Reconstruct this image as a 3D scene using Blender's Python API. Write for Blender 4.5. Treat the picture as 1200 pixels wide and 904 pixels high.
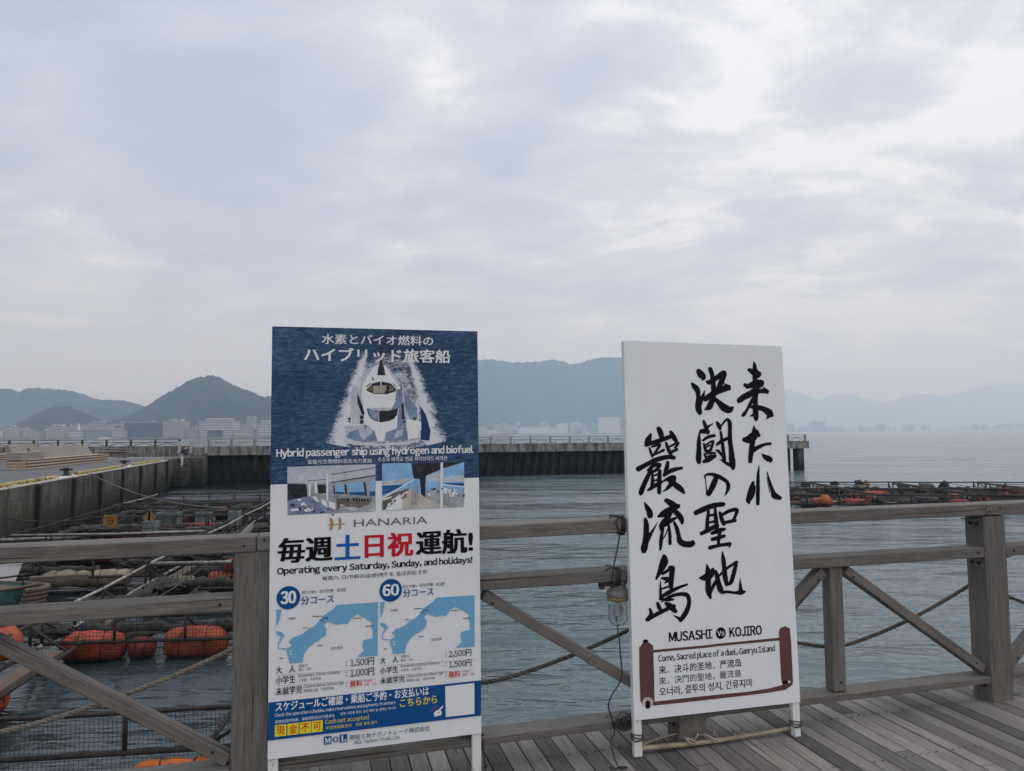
import bpy, bmesh, math, random
from mathutils import Vector, Matrix, noise as mnoise

for o in list(bpy.data.objects):
    bpy.data.objects.remove(o)
S = bpy.context.scene
COL = S.collection
R = math.radians

# ------------------------------------------------------------------ camera, sky, sun, exposure
FPX, PITCH, ROLL, EYE = 817.56, 0.0684, -0.0068, 1.5154      # focal length in photo pixels, angles, height over the deck
cam = bpy.data.cameras.new('camera')
cam.sensor_fit = 'HORIZONTAL'; cam.sensor_width = 36.0; cam.lens = FPX * 36.0 / 1200.0
cam.clip_start = 0.05; cam.clip_end = 60000
camo = bpy.data.objects.new('camera', cam); COL.objects.link(camo)
_c, _s = math.cos(PITCH), math.sin(PITCH)
_r0, _u0, _f = Vector((1, 0, 0)), Vector((0, -_s, _c)), Vector((0, _c, _s))
_cr, _sr = math.cos(ROLL), math.sin(ROLL)
RIGHT = _r0 * _cr + _u0 * _sr
UP = _u0 * _cr - _r0 * _sr
m = Matrix.Identity(4)
for i in range(3):
    m[i][0], m[i][1], m[i][2] = RIGHT[i], UP[i], -_f[i]
m[2][3] = EYE
camo.matrix_world = m
S.camera = camo
EYEP = Vector((0, 0, EYE))

world = bpy.data.worlds.new('World'); S.world = world; world.use_nodes = True
SUN_EL, SUN_AZ = R(58), R(72)         # high on the right, behind thin cloud
def build_sky():
    nt = world.node_tree; N = nt.nodes; L = nt.links; N.clear()
    out = N.new('ShaderNodeOutputWorld'); bg = N.new('ShaderNodeBackground')
    sky = N.new('ShaderNodeTexSky'); sky.sky_type = 'NISHITA'; sky.sun_disc = False
    sky.sun_elevation = SUN_EL; sky.sun_rotation = SUN_AZ
    bg.inputs['Strength'].default_value = 0.1
    tc = N.new('ShaderNodeTexCoord'); sep = N.new('ShaderNodeSeparateXYZ')
    L.new(tc.outputs['Generated'], sep.inputs[0])
    def mth(op, a, b=None, c=None, clamp=False):
        n = N.new('ShaderNodeMath'); n.operation = op; n.use_clamp = clamp
        for k, v in enumerate((a, b, c)):
            if v is None: continue
            if isinstance(v, (int, float)): n.inputs[k].default_value = v
            else: L.new(v, n.inputs[k])
        return n.outputs[0]
    z = mth('MAXIMUM', sep.outputs[2], 0.0)
    den = mth('ADD', z, 0.16)
    u = mth('DIVIDE', sep.outputs[0], den); v = mth('DIVIDE', sep.outputs[1], den)
    cmb = N.new('ShaderNodeCombineXYZ'); L.new(u, cmb.inputs[0]); L.new(v, cmb.inputs[1])
    def noise(scale, loc, det, rough, dist=0.0, sc=(1, 1, 1), rot=0.0):
        mp = N.new('ShaderNodeMapping'); mp.inputs['Location'].default_value = loc
        mp.inputs['Scale'].default_value = sc; mp.inputs['Rotation'].default_value = (0, 0, rot)
        L.new(cmb.outputs[0], mp.inputs[0])
        n = N.new('ShaderNodeTexNoise'); n.inputs['Scale'].default_value = scale
        n.inputs['Detail'].default_value = det; n.inputs['Roughness'].default_value = rough
        n.inputs['Distortion'].default_value = dist
        L.new(mp.outputs[0], n.inputs['Vector']); return n.outputs['Fac']
    big = noise(0.55, (3.1, 1.7, 0), 3, 0.5, 0.4, (1, 1.2, 1), 0.5)
    mid = noise(1.8, (7.3, 2.2, 0), 6, 0.55, 0.5, (0.95, 1.15, 1), 0.35)
    fine = noise(5.5, (1.3, 9.2, 0), 8, 0.62, 0.5, (0.85, 1.3, 1), 0.2)
    a = mth('MULTIPLY_ADD', mid, 0.72, mth('MULTIPLY', big, 0.50))
    a = mth('MULTIPLY_ADD', fine, 0.24, a)
    # brighter, thinner cloud high in the east (right) where the photograph's sky is whitest
    east = mth('MULTIPLY', mth('MULTIPLY_ADD', sep.outputs[0], 0.40, 0.0), mth('MULTIPLY', z, 0.9))
    a = mth('ADD', a, east)
    a = mth('MULTIPLY_ADD', mth('SUBTRACT', z, 0.22), 0.05, a)
    ramp = N.new('ShaderNodeValToRGB'); cr = ramp.color_ramp
    cr.elements[0].position = 0.55; cr.elements[0].color = (4.7, 5.4, 6.65, 1)
    cr.elements[1].position = 0.86; cr.elements[1].color = (9.2, 9.4, 9.8, 1)
    e = cr.elements.new(0.68); e.color = (5.6, 6.2, 7.25, 1)
    e = cr.elements.new(0.78); e.color = (6.9, 7.2, 7.95, 1)
    L.new(a, ramp.inputs[0])
    # pale band low over the water
    hz = N.new('ShaderNodeValToRGB'); h = hz.color_ramp
    h.elements[0].position = 0.02; h.elements[0].color = (1, 1, 1, 1)
    h.elements[1].position = 0.26; h.elements[1].color = (0, 0, 0, 1)
    L.new(z, hz.inputs[0])
    mx = N.new('ShaderNodeMixRGB'); mx.inputs[2].default_value = (6.15, 6.35, 6.85, 1)
    L.new(mth('MULTIPLY', hz.outputs[0], 0.85), mx.inputs[0]); L.new(ramp.outputs[0], mx.inputs[1])
    # a little clear sky shows through thin places
    mx2 = N.new('ShaderNodeMixRGB'); mx2.inputs[0].default_value = 0.06
    L.new(mx.outputs[0], mx2.inputs[1]); L.new(sky.outputs[0], mx2.inputs[2])
    # extra brightness added to the unseen sky behind the camera to light the signs
    back = mth('MULTIPLY_ADD', mth('MAXIMUM', mth('MULTIPLY', sep.outputs[1], -1.0), 0.0), BACK_GLOW, 1.0)
    mx3 = N.new('ShaderNodeMixRGB'); mx3.blend_type = 'MULTIPLY'; mx3.inputs[0].default_value = 1.0
    L.new(mx2.outputs[0], mx3.inputs[1]); L.new(back, mx3.inputs[2])
    zen = mth('MULTIPLY_ADD', mth('SMOOTH_MAX', mth('SUBTRACT', z, 0.55), 0.0, 0.1), ZENITH, 1.0)
    mx4 = N.new('ShaderNodeMixRGB'); mx4.blend_type = 'MULTIPLY'; mx4.inputs[0].default_value = 1.0
    L.new(mx3.outputs[0], mx4.inputs[1]); L.new(zen, mx4.inputs[2])
    L.new(mx4.outputs[0], bg.inputs['Color']); L.new(bg.outputs[0], out.inputs[0])
BACK_GLOW = 0.42; ZENITH = 1.2     # overcast skies are brightest overhead
build_sky()
sl = bpy.data.lights.new('sun', 'SUN'); sl.energy = 0.5; sl.angle = R(18); sl.color = (1.0, 0.96, 0.9)
so = bpy.data.objects.new('sun', sl); COL.objects.link(so)
sdir = Vector((math.sin(SUN_AZ) * math.cos(SUN_EL), math.cos(SUN_AZ) * math.cos(SUN_EL), math.sin(SUN_EL)))
so.rotation_euler = (-sdir).to_track_quat('-Z', 'Y').to_euler(); so.location = (4, -8, 20)
S.view_settings.view_transform = 'Standard'; S.view_settings.look = 'None'
S.view_settings.gamma = 1; S.view_settings.exposure = 0.16; S.view_settings.use_curve_mapping = False
S.render.engine = 'CYCLES'
cy = S.cycles
cy.use_denoising = True
try: cy.denoiser = 'OPENIMAGEDENOISE'; cy.denoising_input_passes = 'RGB_ALBEDO_NORMAL'
except Exception: pass
cy.max_bounces = 6; cy.diffuse_bounces = 3; cy.glossy_bounces = 3; cy.transmission_bounces = 6
cy.volume_bounces = 3; cy.transparent_max_bounces = 12
cy.sample_clamp_indirect = 4.0

WATER = -2.2
# ------------------------------------------------------------------ helpers
def ray(px, py):
    """direction of a photo pixel (1200 x 904) from the eye"""
    return (RIGHT * (px - 600) + UP * (452 - py) + _f * FPX).normalized()
def at_z(px, py, z):
    d = ray(px, py); k = (z - EYE) / d.z
    return EYEP + d * k
def at_y(px, py, y):
    d = ray(px, py); return EYEP + d * (y / d.y)

def tag(o, label=None, cat=None, group=None, kind=None):
    if label: o['label'] = label
    if cat: o['category'] = cat
    if group: o['group'] = group
    if kind: o['kind'] = kind
    return o
def empty(name, loc=(0, 0, 0), rot=(0, 0, 0)):
    o = bpy.data.objects.new(name, None); COL.objects.link(o)
    o.location = loc; o.rotation_euler = rot; o.empty_display_size = 0.2
    return o
def copy_tree(o, parent=None):
    c = o.copy(); COL.objects.link(c)
    if parent is not None: c.parent = parent
    for ch in list(o.children): copy_tree(ch, c)
    return c

class MB:
    """collects shapes into one mesh"""
    def __init__(self): self.v = []; self.f = []; self.mi = []; self.tone = []; self.cm = 0; self.ct = 0.5
    def add(self, vs, fs):
        b = len(self.v); self.v += [tuple(x) for x in vs]
        for f in fs:
            self.f.append(tuple(b + i for i in f)); self.mi.append(self.cm); self.tone.append(self.ct)
        return self
    def box(self, c, s, M=None):
        x, y, z = s[0] / 2, s[1] / 2, s[2] / 2
        vs = [Vector((i * x, j * y, k * z)) for i in (-1, 1) for j in (-1, 1) for k in (-1, 1)]
        if M is not None: vs = [M @ q for q in vs]
        vs = [q + Vector(c) for q in vs]
        return self.add(vs, [(0, 1, 3, 2), (4, 6, 7, 5), (0, 4, 5, 1), (2, 3, 7, 6), (0, 2, 6, 4), (1, 5, 7, 3)])
    def beam(self, a, b, w, h, up=(0, 0, 1)):
        a, b = Vector(a), Vector(b); d = b - a; L = d.length
        x = d.normalized(); y = Vector(up).cross(x)
        if y.length < 1e-5: y = Vector((0, 1, 0)).cross(x)
        y.normalize(); z = x.cross(y)
        M = Matrix((x, y, z)).transposed()
        return self.box((a + b) / 2, (L, w, h), M)
    def tube(self, pts, r, n=8, cap=True):
        pts = [Vector(p) for p in pts]; rs = r if isinstance(r, (list, tuple)) else [r] * len(pts)
        base = len(self.v); fr = None; vs = []
        for i, p in enumerate(pts):
            d = (pts[min(i + 1, len(pts) - 1)] - pts[max(i - 1, 0)])
            d = d.normalized() if d.length > 1e-9 else Vector((0, 0, 1))
            if fr is None:
                t = Vector((0, 0, 1)) if abs(d.z) < .9 else Vector((1, 0, 0))
                fr = t.cross(d).normalized()
            else:
                fr = (fr - d * fr.dot(d)); fr = fr.normalized() if fr.length > 1e-6 else Vector((1, 0, 0))
            g = d.cross(fr)
            for k in range(n):
                a = 2 * math.pi * k / n
                vs.append(p + (fr * math.cos(a) + g * math.sin(a)) * rs[i])
        fs = []
        for i in range(len(pts) - 1):
            for k in range(n):
                fs.append((i * n + k, i * n + (k + 1) % n, (i + 1) * n + (k + 1) % n, (i + 1) * n + k))
        if cap:
            fs.append(tuple(range(n - 1, -1, -1))); fs.append(tuple((len(pts) - 1) * n + k for k in range(n)))
        return self.add(vs, fs)
    def lathe(self, prof, n=20, c=(0, 0, 0), M=None):
        vs = []; fs = []
        for (r, z) in prof:
            for k in range(n):
                a = 2 * math.pi * k / n
                q = Vector((r * math.cos(a), r * math.sin(a), z))
                if M is not None: q = M @ q
                vs.append(q + Vector(c))
        for i in range(len(prof) - 1):
            for k in range(n):
                fs.append((i * n + k, i * n + (k + 1) % n, (i + 1) * n + (k + 1) % n, (i + 1) * n + k))
        fs.append(tuple(range(n - 1, -1, -1))); fs.append(tuple((len(prof) - 1) * n + k for k in range(n)))
        return self.add(vs, fs)
    def poly(self, pts): return self.add(pts, [tuple(range(len(pts)))])
    def build(self, name, mat, parent=None, smooth=False, bevel=0.0):
        me = bpy.data.meshes.new(name); me.from_pydata(self.v, [], self.f)
        mats = mat if isinstance(mat, (list, tuple)) else [mat]
        for q in mats: me.materials.append(q)
        me.polygons.foreach_set('material_index', self.mi)
        at = me.attributes.new('tone', 'FLOAT', 'FACE'); at.data.foreach_set('value', self.tone)
        me.validate(); me.update()
        bm = bmesh.new(); bm.from_mesh(me); bmesh.ops.recalc_face_normals(bm, faces=bm.faces)
        if bevel > 0:
            bmesh.ops.bevel(bm, geom=[e for e in bm.edges if len(e.link_faces) == 2 and e.calc_face_angle(0) > .6],
                            offset=bevel, segments=1, affect='EDGES', clamp_overlap=True)
        bm.to_mesh(me); bm.free()
        if smooth:
            me.polygons.foreach_set('use_smooth', [True] * len(me.polygons))
        o = bpy.data.objects.new(name, me); COL.objects.link(o)
        if parent is not None: o.parent = parent
        return o

def smooth_path(pts, n=6):
    """Catmull-Rom through points of any dimension"""
    P = [list(p) for p in pts]
    if len(P) < 3: 
        return [[a + (b - a) * t / n for a, b in zip(P[0], P[1])] for t in range(n + 1)]
    Q = [[2 * a - b for a, b in zip(P[0], P[1])]] + P + [[2 * a - b for a, b in zip(P[-1], P[-2])]]
    out = []
    for i in range(1, len(Q) - 2):
        for t in range(n):
            t_ = t / n
            out.append([0.5 * ((2 * b) + (-a + c) * t_ + (2 * a - 5 * b + 4 * c - d) * t_ ** 2 + (-a + 3 * b - 3 * c + d) * t_ ** 3)
                        for a, b, c, d in zip(Q[i - 1], Q[i], Q[i + 1], Q[i + 2])])
    out.append(P[-1]); return out

# ------------------------------------------------------------------ materials
class NT:
    def __init__(self, name):
        self.m = bpy.data.materials.new(name); self.m.use_nodes = True
        self.t = self.m.node_tree; self.N = self.t.nodes; self.L = self.t.links
        self.b = self.N['Principled BSDF']
    def n(self, kind, **kw):
        x = self.N.new(kind)
        for k, v in kw.items(): setattr(x, k, v)
        return x
    def math(self, op, a, b=None, clamp=False):
        x = self.n('ShaderNodeMath', operation=op, use_clamp=clamp)
        for k, v in enumerate((a, b)):
            if v is None: continue
            if isinstance(v, (int, float)): x.inputs[k].default_value = v
            else: self.L.new(v, x.inputs[k])
        return x.outputs[0]
    def coord(self, which='Object', scale=(1, 1, 1), rot=(0, 0, 0), warp=0.0):
        if which == 'Position': src = self.n('ShaderNodeNewGeometry').outputs['Position']
        else: src = self.n('ShaderNodeTexCoord').outputs[which]
        mp = self.n('ShaderNodeMapping'); mp.inputs['Scale'].default_value = scale; mp.inputs['Rotation'].default_value = rot
        self.L.new(src, mp.inputs[0]); return mp.outputs[0]
    def noise(self, vec, scale, detail=4, rough=.55, dist=0.0):
        x = self.n('ShaderNodeTexNoise'); x.inputs['Scale'].default_value = scale; x.inputs['Detail'].default_value = detail
        x.inputs['Roughness'].default_value = rough; x.inputs['Distortion'].default_value = dist
        self.L.new(vec, x.inputs['Vector']); return x.outputs['Fac']
    def ramp(self, fac, stops):
        x = self.n('ShaderNodeValToRGB'); e = x.color_ramp.elements
        e[0].position, e[0].color = stops[0][0], (*stops[0][1], 1); e[1].position, e[1].color = stops[-1][0], (*stops[-1][1], 1)
        for p, c in stops[1:-1]:
            k = e.new(p); k.color = (*c, 1)
        self.L.new(fac, x.inputs[0]); return x.outputs[0]
    def mix(self, fac, a, b, mode='MIX'):
        x = self.n('ShaderNodeMixRGB', blend_type=mode)
        for k, v in zip((0, 1, 2), (fac, a, b)):
            if isinstance(v, (int, float)): x.inputs[k].default_value = v
            elif isinstance(v, tuple): x.inputs[k].default_value = (*v, 1)
            else: self.L.new(v, x.inputs[k])
        return x.outputs[0]
    def col(self, c):
        if isinstance(c, tuple): self.b.inputs['Base Color'].default_value = (*c, 1)
        else: self.L.new(c, self.b.inputs['Base Color'])
    def rough(self, r):
        if isinstance(r, (int, float)): self.b.inputs['Roughness'].default_value = r
        else: self.L.new(r, self.b.inputs['Roughness'])
    def bump(self, h, strength=.3, dist=.01):
        x = self.n('ShaderNodeBump'); x.inputs['Strength'].default_value = strength; x.inputs['Distance'].default_value = dist
        self.L.new(h, x.inputs['Height']); self.L.new(x.outputs[0], self.b.inputs['Normal'])

def g3(v, t=(1, 1, 1)): return (v * t[0], v * t[1], v * t[2])

def wood(name, dark, mid, light, deck=False, spec=.3):
    """weathered board, grain along local X"""
    k = NT(name)
    oi = k.n('ShaderNodeObjectInfo')
    tc = k.n('ShaderNodeTexCoord')
    off = k.n('ShaderNodeVectorMath', operation='ADD')
    sc = k.n('ShaderNodeVectorMath', operation='SCALE'); 
    cb = k.n('ShaderNodeCombineXYZ')
    at = k.n('ShaderNodeAttribute'); at.attribute_name = 'tone'
    rnd = k.math('ADD', k.math('MULTIPLY', oi.outputs['Random'], 13.0), k.math('MULTIPLY', at.outputs['Fac'], 37.0))
    for i in range(3): k.L.new(rnd, cb.inputs[i])
    k.L.new(tc.outputs['Object'], off.inputs[0]); k.L.new(cb.outputs[0], off.inputs[1])
    mp = k.n('ShaderNodeMapping'); mp.inputs['Scale'].default_value = (2.2, 42, 42); k.L.new(off.outputs[0], mp.inputs[0])
    grain = k.noise(mp.outputs[0], 2.2, 6, .7, .6)
    mp2 = k.n('ShaderNodeMapping'); mp2.inputs['Scale'].default_value = (7, 240, 240); k.L.new(off.outputs[0], mp2.inputs[0])
    fine = k.noise(mp2.outputs[0], 1.6, 3, .6)
    mp3 = k.n('ShaderNodeMapping'); mp3.inputs['Scale'].default_value = (2.0, 5, 5); k.L.new(off.outputs[0], mp3.inputs[0])
    blot = k.noise(mp3.outputs[0], 1.6, 5, .6)
    c = k.ramp(grain, [(.2, dark), (.5, mid), (.8, light)])
    f = k.ramp(fine, [(.33, (.62, .62, .62)), (.5, (1, 1, 1)), (.7, (1.12, 1.12, 1.12))])
    c = k.mix(.75, c, f, 'MULTIPLY')
    mp4 = k.n('ShaderNodeMapping'); mp4.inputs['Scale'].default_value = (1.1, 70, 70); k.L.new(off.outputs[0], mp4.inputs[0])
    crack = k.noise(mp4.outputs[0], 1.0, 2, .5, .2)
    c = k.mix(.85, c, k.ramp(crack, [(.30, (.22, .2, .18)), (.345, (1, 1, 1))]), 'MULTIPLY')
    bl = k.ramp(blot, [(.3, (.66, .65, .64)), (.55, (1, 1, 1)), (.75, (1.15, 1.14, 1.12))])
    c = k.mix(.55, c, bl, 'MULTIPLY')
    sh = k.math('ADD', k.math('MULTIPLY', oi.outputs['Random'], .16), .92)
    if deck: sh = k.math('ADD', k.math('MULTIPLY', at.outputs['Fac'], 1.05), .42)
    c = k.mix(1.0, c, sh, 'MULTIPLY')
    k.col(c); k.rough(.78); k.b.inputs['Specular IOR Level'].default_value = spec
    k.bump(k.math('ADD', grain, k.math('MULTIPLY', fine, .8)), .45, .0025)
    return k.m

def plain(name, c, rough=.6, var=.12, scale=6, metal=0, bump=0.0, spec=.5):
    k = NT(name)
    nz = k.noise(k.coord('Object'), scale, 5, .6)
    k.col(k.ramp(nz, [(.3, tuple(x * (1 - var) for x in c)), (.7, tuple(min(1, x * (1 + var)) for x in c))]))
    k.rough(rough); k.b.inputs['Metallic'].default_value = metal; k.b.inputs['Specular IOR Level'].default_value = spec
    if bump: k.bump(nz, .5, bump)
    return k.m
def ink(name, c, rough=.55):
    k = NT(name); k.col(c); k.rough(rough); k.b.inputs['Specular IOR Level'].default_value = .1; return k.m
def spotted(name, a, b, lo, hi, scale=8, rough=.7, sc=(1, 1, 1), detail=6, bump=.004, which='Object'):
    k = NT(name); nz = k.noise(k.coord(which, sc), scale, detail, .65, .3)
    k.col(k.ramp(nz, [(lo, a), (hi, b)])); k.rough(rough)
    if bump: k.bump(nz, .5, bump)
    return k.m

M_rail = wood('weathered_rail_wood', (.082, .073, .064), (.154, .140, .125), (.233, .216, .198))
M_deck = wood('weathered_deck_wood', (.098, .089, .082), (.173, .158, .147), (.252, .234, .220), deck=True)
M_screw = plain('dark_screw_hole', (.02, .018, .016), .9)
M_white = spotted('white_sign_paint', (.60, .605, .60), (.70, .71, .715), .25, .45, 3.0, .42, detail=8, bump=0)
def board_paint():
    k = NT('white_sign_paint'); a = k.noise(k.coord('Object', (9, 9, .7)), 2.4, 5, .6, .2); b = k.noise(k.coord('Object'), 2.2, 6, .65); d = k.noise(k.coord('Object'), 55, 3, .7)
    c = k.ramp(b, [(.25, (.755, .76, .765)), (.6, (.80, .807, .815))])
    c = k.mix(.16, c, k.ramp(a, [(.28, (.80, .79, .75)), (.5, (1, 1, 1))]), 'MULTIPLY')
    c = k.mix(.6, c, k.ramp(d, [(.24, (.72, .69, .62)), (.30, (1, 1, 1))]), 'MULTIPLY')
    k.col(c); k.rough(.4); k.bump(b, .08, .004); return k.m
M_white = board_paint()
M_leg = spotted('chipped_white_batten', (.2, .17, .13), (.72, .72, .70), .33, .42, 26, .55, (1, 1, .35), bump=.001)
M_batten_dark = plain('dark_batten', (.06, .055, .05), .8)
M_steel = plain('galvanised_bracket', (.15, .145, .14), .6, .4, 30, .3)
M_black = ink('black_ink', (.006, .006, .009))
M_cable = plain('black_cable', (.018, .017, .017), .5)
M_rope = spotted('grey_rope', (.09, .08, .06), (.27, .24, .19), .3, .7, 90, .9)
M_rope_dark = spotted('dark_rope', (.025, .024, .02), (.13, .12, .095), .35, .7, 60, .9)

# ------------------------------------------------------------------ air
def build_haze():
    b = MB(); z0, z1 = WATER - 8, 640
    b.box((0, 5000, (z0 + z1) / 2), (26000, 18000, z1 - z0))
    me_mat = bpy.data.materials.new('pale_haze'); me_mat.use_nodes = True
    nt = me_mat.node_tree; nt.nodes.clear()
    out = nt.nodes.new('ShaderNodeOutputMaterial'); pv = nt.nodes.new('ShaderNodeVolumePrincipled')
    pv.inputs['Color'].default_value = (.58, .78, 1.0, 1); pv.inputs['Density'].default_value = .00034; pv.inputs['Absorption Color'].default_value = (1, 1, 1, 1)
    pv.inputs['Anisotropy'].default_value = 0.1
    nt.links.new(pv.outputs[0], out.inputs['Volume'])
    o = b.build('haze', me_mat); o['kind'] = 'stuff'
build_haze()

# ------------------------------------------------------------------ water
def build_water():
    k = NT('harbour_water')
    p = k.coord('Position', (1, 1, 1))
    p_st = k.coord('Position', (.55, 1.25, 1), (0, 0, .25))
    n1 = k.noise(p_st, 3.2, 3, .55, .3)          # ripples of some 30 cm
    n2 = k.noise(p_st, .9, 3, .5, .4)            # wavelets of a metre
    n3 = k.noise(p_st, .16, 3, .5, .3)           # low swell
    patch = k.noise(k.coord('Position', (.6, 1.6, 1)), .035, 4, .6)
    # the basin between the quay and the pens is sheltered and calmer
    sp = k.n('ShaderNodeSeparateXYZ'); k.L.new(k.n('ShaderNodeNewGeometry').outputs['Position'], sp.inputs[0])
    mr = k.n('ShaderNodeMapRange'); mr.inputs['From Min'].default_value = -12; mr.inputs['From Max'].default_value = 4
    mr.inputs['To Min'].default_value = .6; mr.inputs['To Max'].default_value = 1.0
    k.L.new(sp.outputs[0], mr.inputs['Value'])
    h = k.math('ADD', k.math('MULTIPLY', n1, .07), k.math('MULTIPLY', n2, .21))
    h = k.math('ADD', h, k.math('MULTIPLY', n3, .85))
    amp = k.math('MULTIPLY', mr.outputs[0], k.math('MAXIMUM', k.math('SUBTRACT', k.math('MULTIPLY', patch, 3.4), .65), .42))
    h = k.math('MULTIPLY', h, amp)
    x = k.n('ShaderNodeBump'); x.inputs['Strength'].default_value = 1.0; x.inputs['Distance'].default_value = 1.0
    k.L.new(h, x.inputs['Height']); k.L.new(x.outputs[0], k.b.inputs['Normal'])
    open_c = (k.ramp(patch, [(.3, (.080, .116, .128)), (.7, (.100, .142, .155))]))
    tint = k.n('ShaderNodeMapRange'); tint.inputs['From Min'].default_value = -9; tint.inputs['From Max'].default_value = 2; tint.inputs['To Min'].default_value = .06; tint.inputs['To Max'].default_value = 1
    k.L.new(sp.outputs[0], tint.inputs['Value'])   # dark reflections of the basin painted into the water colour, fading towards open water
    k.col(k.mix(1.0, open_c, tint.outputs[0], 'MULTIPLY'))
    k.rough(.14); k.b.inputs['IOR'].default_value = 1.333
    b = MB()
    xs = [-12500, -4000, -1500, -400, -100, -30, 0, 30, 100, 400, 1500, 4000, 12500]
    ys = [-3800, -800, -150, -20, 0, 20, 50, 120, 400, 1500, 4000, 9000, 13500]
    vs = [(x_, y_, WATER) for y_ in ys for x_ in xs]; nx = len(xs)
    fs = [(j * nx + i, j * nx + i + 1, (j + 1) * nx + i + 1, (j + 1) * nx + i) for j in range(len(ys) - 1) for i in range(nx - 1)]
    b.add(vs, fs)
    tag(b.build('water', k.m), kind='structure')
build_water()

# ------------------------------------------------------------------ deck and railing
YAW = 0.265
E_ = Vector((math.cos(YAW), math.sin(YAW), 0)); N_ = Vector((-math.sin(YAW), math.cos(YAW), 0)); R0 = Vector((0, 3.2724, 0))
def RP(s, off, z): return R0 + E_ * s + N_ * off + Vector((0, 0, z))
def on_rail(px, py, off=0.0):
    d = ray(px, py); k = (R0.dot(N_) + off - EYEP.dot(N_)) / d.dot(N_)
    return EYEP + d * k
def rail_sz(px, py, off=0.0):
    q = on_rail(px, py, off); return (q - R0).dot(E_), q.z

def build_deck():
    rg = random.Random(5); b = MB()
    W, GAP = .0885, .007
    s = -7.0
    while s < 9.0:
        # local x runs along the plank (towards the sea), local y along the rail
        x = -8.0; joint = rg.uniform(.3, 3.4); end = .43 + rg.uniform(-.004, .004)
        cuts = [-8.0]
        y0 = end - joint
        while y0 > -8: cuts.insert(1, y0); y0 -= 3.6
        cuts.append(end)
        for a, c in zip(cuts[:-1], cuts[1:]):
            b.ct = rg.random() ** 1.1 if rg.random() > .12 else rg.choice((.05, .98))
            b.cm = 0
            h = rg.uniform(-.0016, .0012)
            b.box(((a + c) / 2, s + W / 2, -.015 + h), (c - a - .004, W - GAP, .03))
            b.cm = 1
            xj = .06
            while xj > -4.2:
                if a < xj < c:
                    for dy in (-.024, .024):
                        if rg.random() < .35: continue
                        q = rg.uniform(-.008, .008)
                        cx, cy_ = xj + q, s + W / 2 + dy + rg.uniform(-.003, .003)
                        r = rg.uniform(.005, .0075)
                        b.add([(cx + r * math.cos(t * math.pi / 3), cy_ + r * math.sin(t * math.pi / 3), h + .0012) for t in range(6)], [tuple(range(6))])
                xj -= .45
        s += W
    o = b.build('deck', [M_deck, M_screw])
    o.matrix_world = Matrix.Translation(R0) @ Matrix.Rotation(YAW + math.pi / 2, 4, 'Z')
    # in this frame local +y points to -E: mirror so s grows with E
    o.scale = (1, -1, 1)
    tag(o, kind='structure')
    b = MB()
    for x in (.1, -1.2, -2.6, -4.0): 
        b.box((x, 1.0, -.13), (.12, 15.5, .18))
    for s in range(-6, 9, 3):
        for x in (.0, -3.2): b.tube([(x, s, -.2), (x, s, WATER - 1.5)], .13, 10)
    u = b.build('deck_substructure', M_rail)
    u.matrix_world = Matrix.Translation(R0) @ Matrix.Rotation(YAW + math.pi / 2, 4, 'Z'); u.scale = (1, -1, 1)
    tag(u, kind='structure')
build_deck()

RAILROOT = empty('wooden_railing', RP(.9, .06, 0))
tag(RAILROOT, 'weathered grey timber railing with diagonal braces along the edge of the deck', 'railing')
def board(name, a, b, w, h, parent, mat=None, up=(0, 0, 1), bevel=.004):
    """a board as its own object; local X along the grain"""
    a, b = Vector(a), Vector(b); d = b - a; x = d.normalized(); y = Vector(up).cross(x)
    if y.length < 1e-4: y = N_.copy() if abs(x.z) > .9 else Vector((0, 1, 0)); y = (y - x * y.dot(x))
    y.normalize(); z = x.cross(y)
    mb = MB(); mb.box((0, 0, 0), (d.length, w, h))
    o = mb.build(name, mat or M_rail, None, bevel=bevel)
    W = Matrix((x, y, z)).transposed().to_4x4(); W.translation = (a + b) / 2
    o.parent = parent
    o.matrix_world = W if parent is None else W
    if parent is not None:
        o.matrix_parent_inverse = Matrix.Identity(4)
        o.matrix_basis = wmat(parent).inverted() @ W
    return o
def wmat(o):
    m_ = Matrix.LocRotScale(o.location, o.rotation_euler, o.scale)
    return (wmat(o.parent) @ m_) if o.parent else m_
def world_build(mb, name, mat, parent, smooth=False, bevel=0.0):
    """shapes collected in world coordinates, stored in the parent's space"""
    inv = wmat(parent).inverted()
    mb.v = [tuple(inv @ Vector(q)) for q in mb.v]
    return mb.build(name, mat, parent, smooth, bevel)

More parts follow.
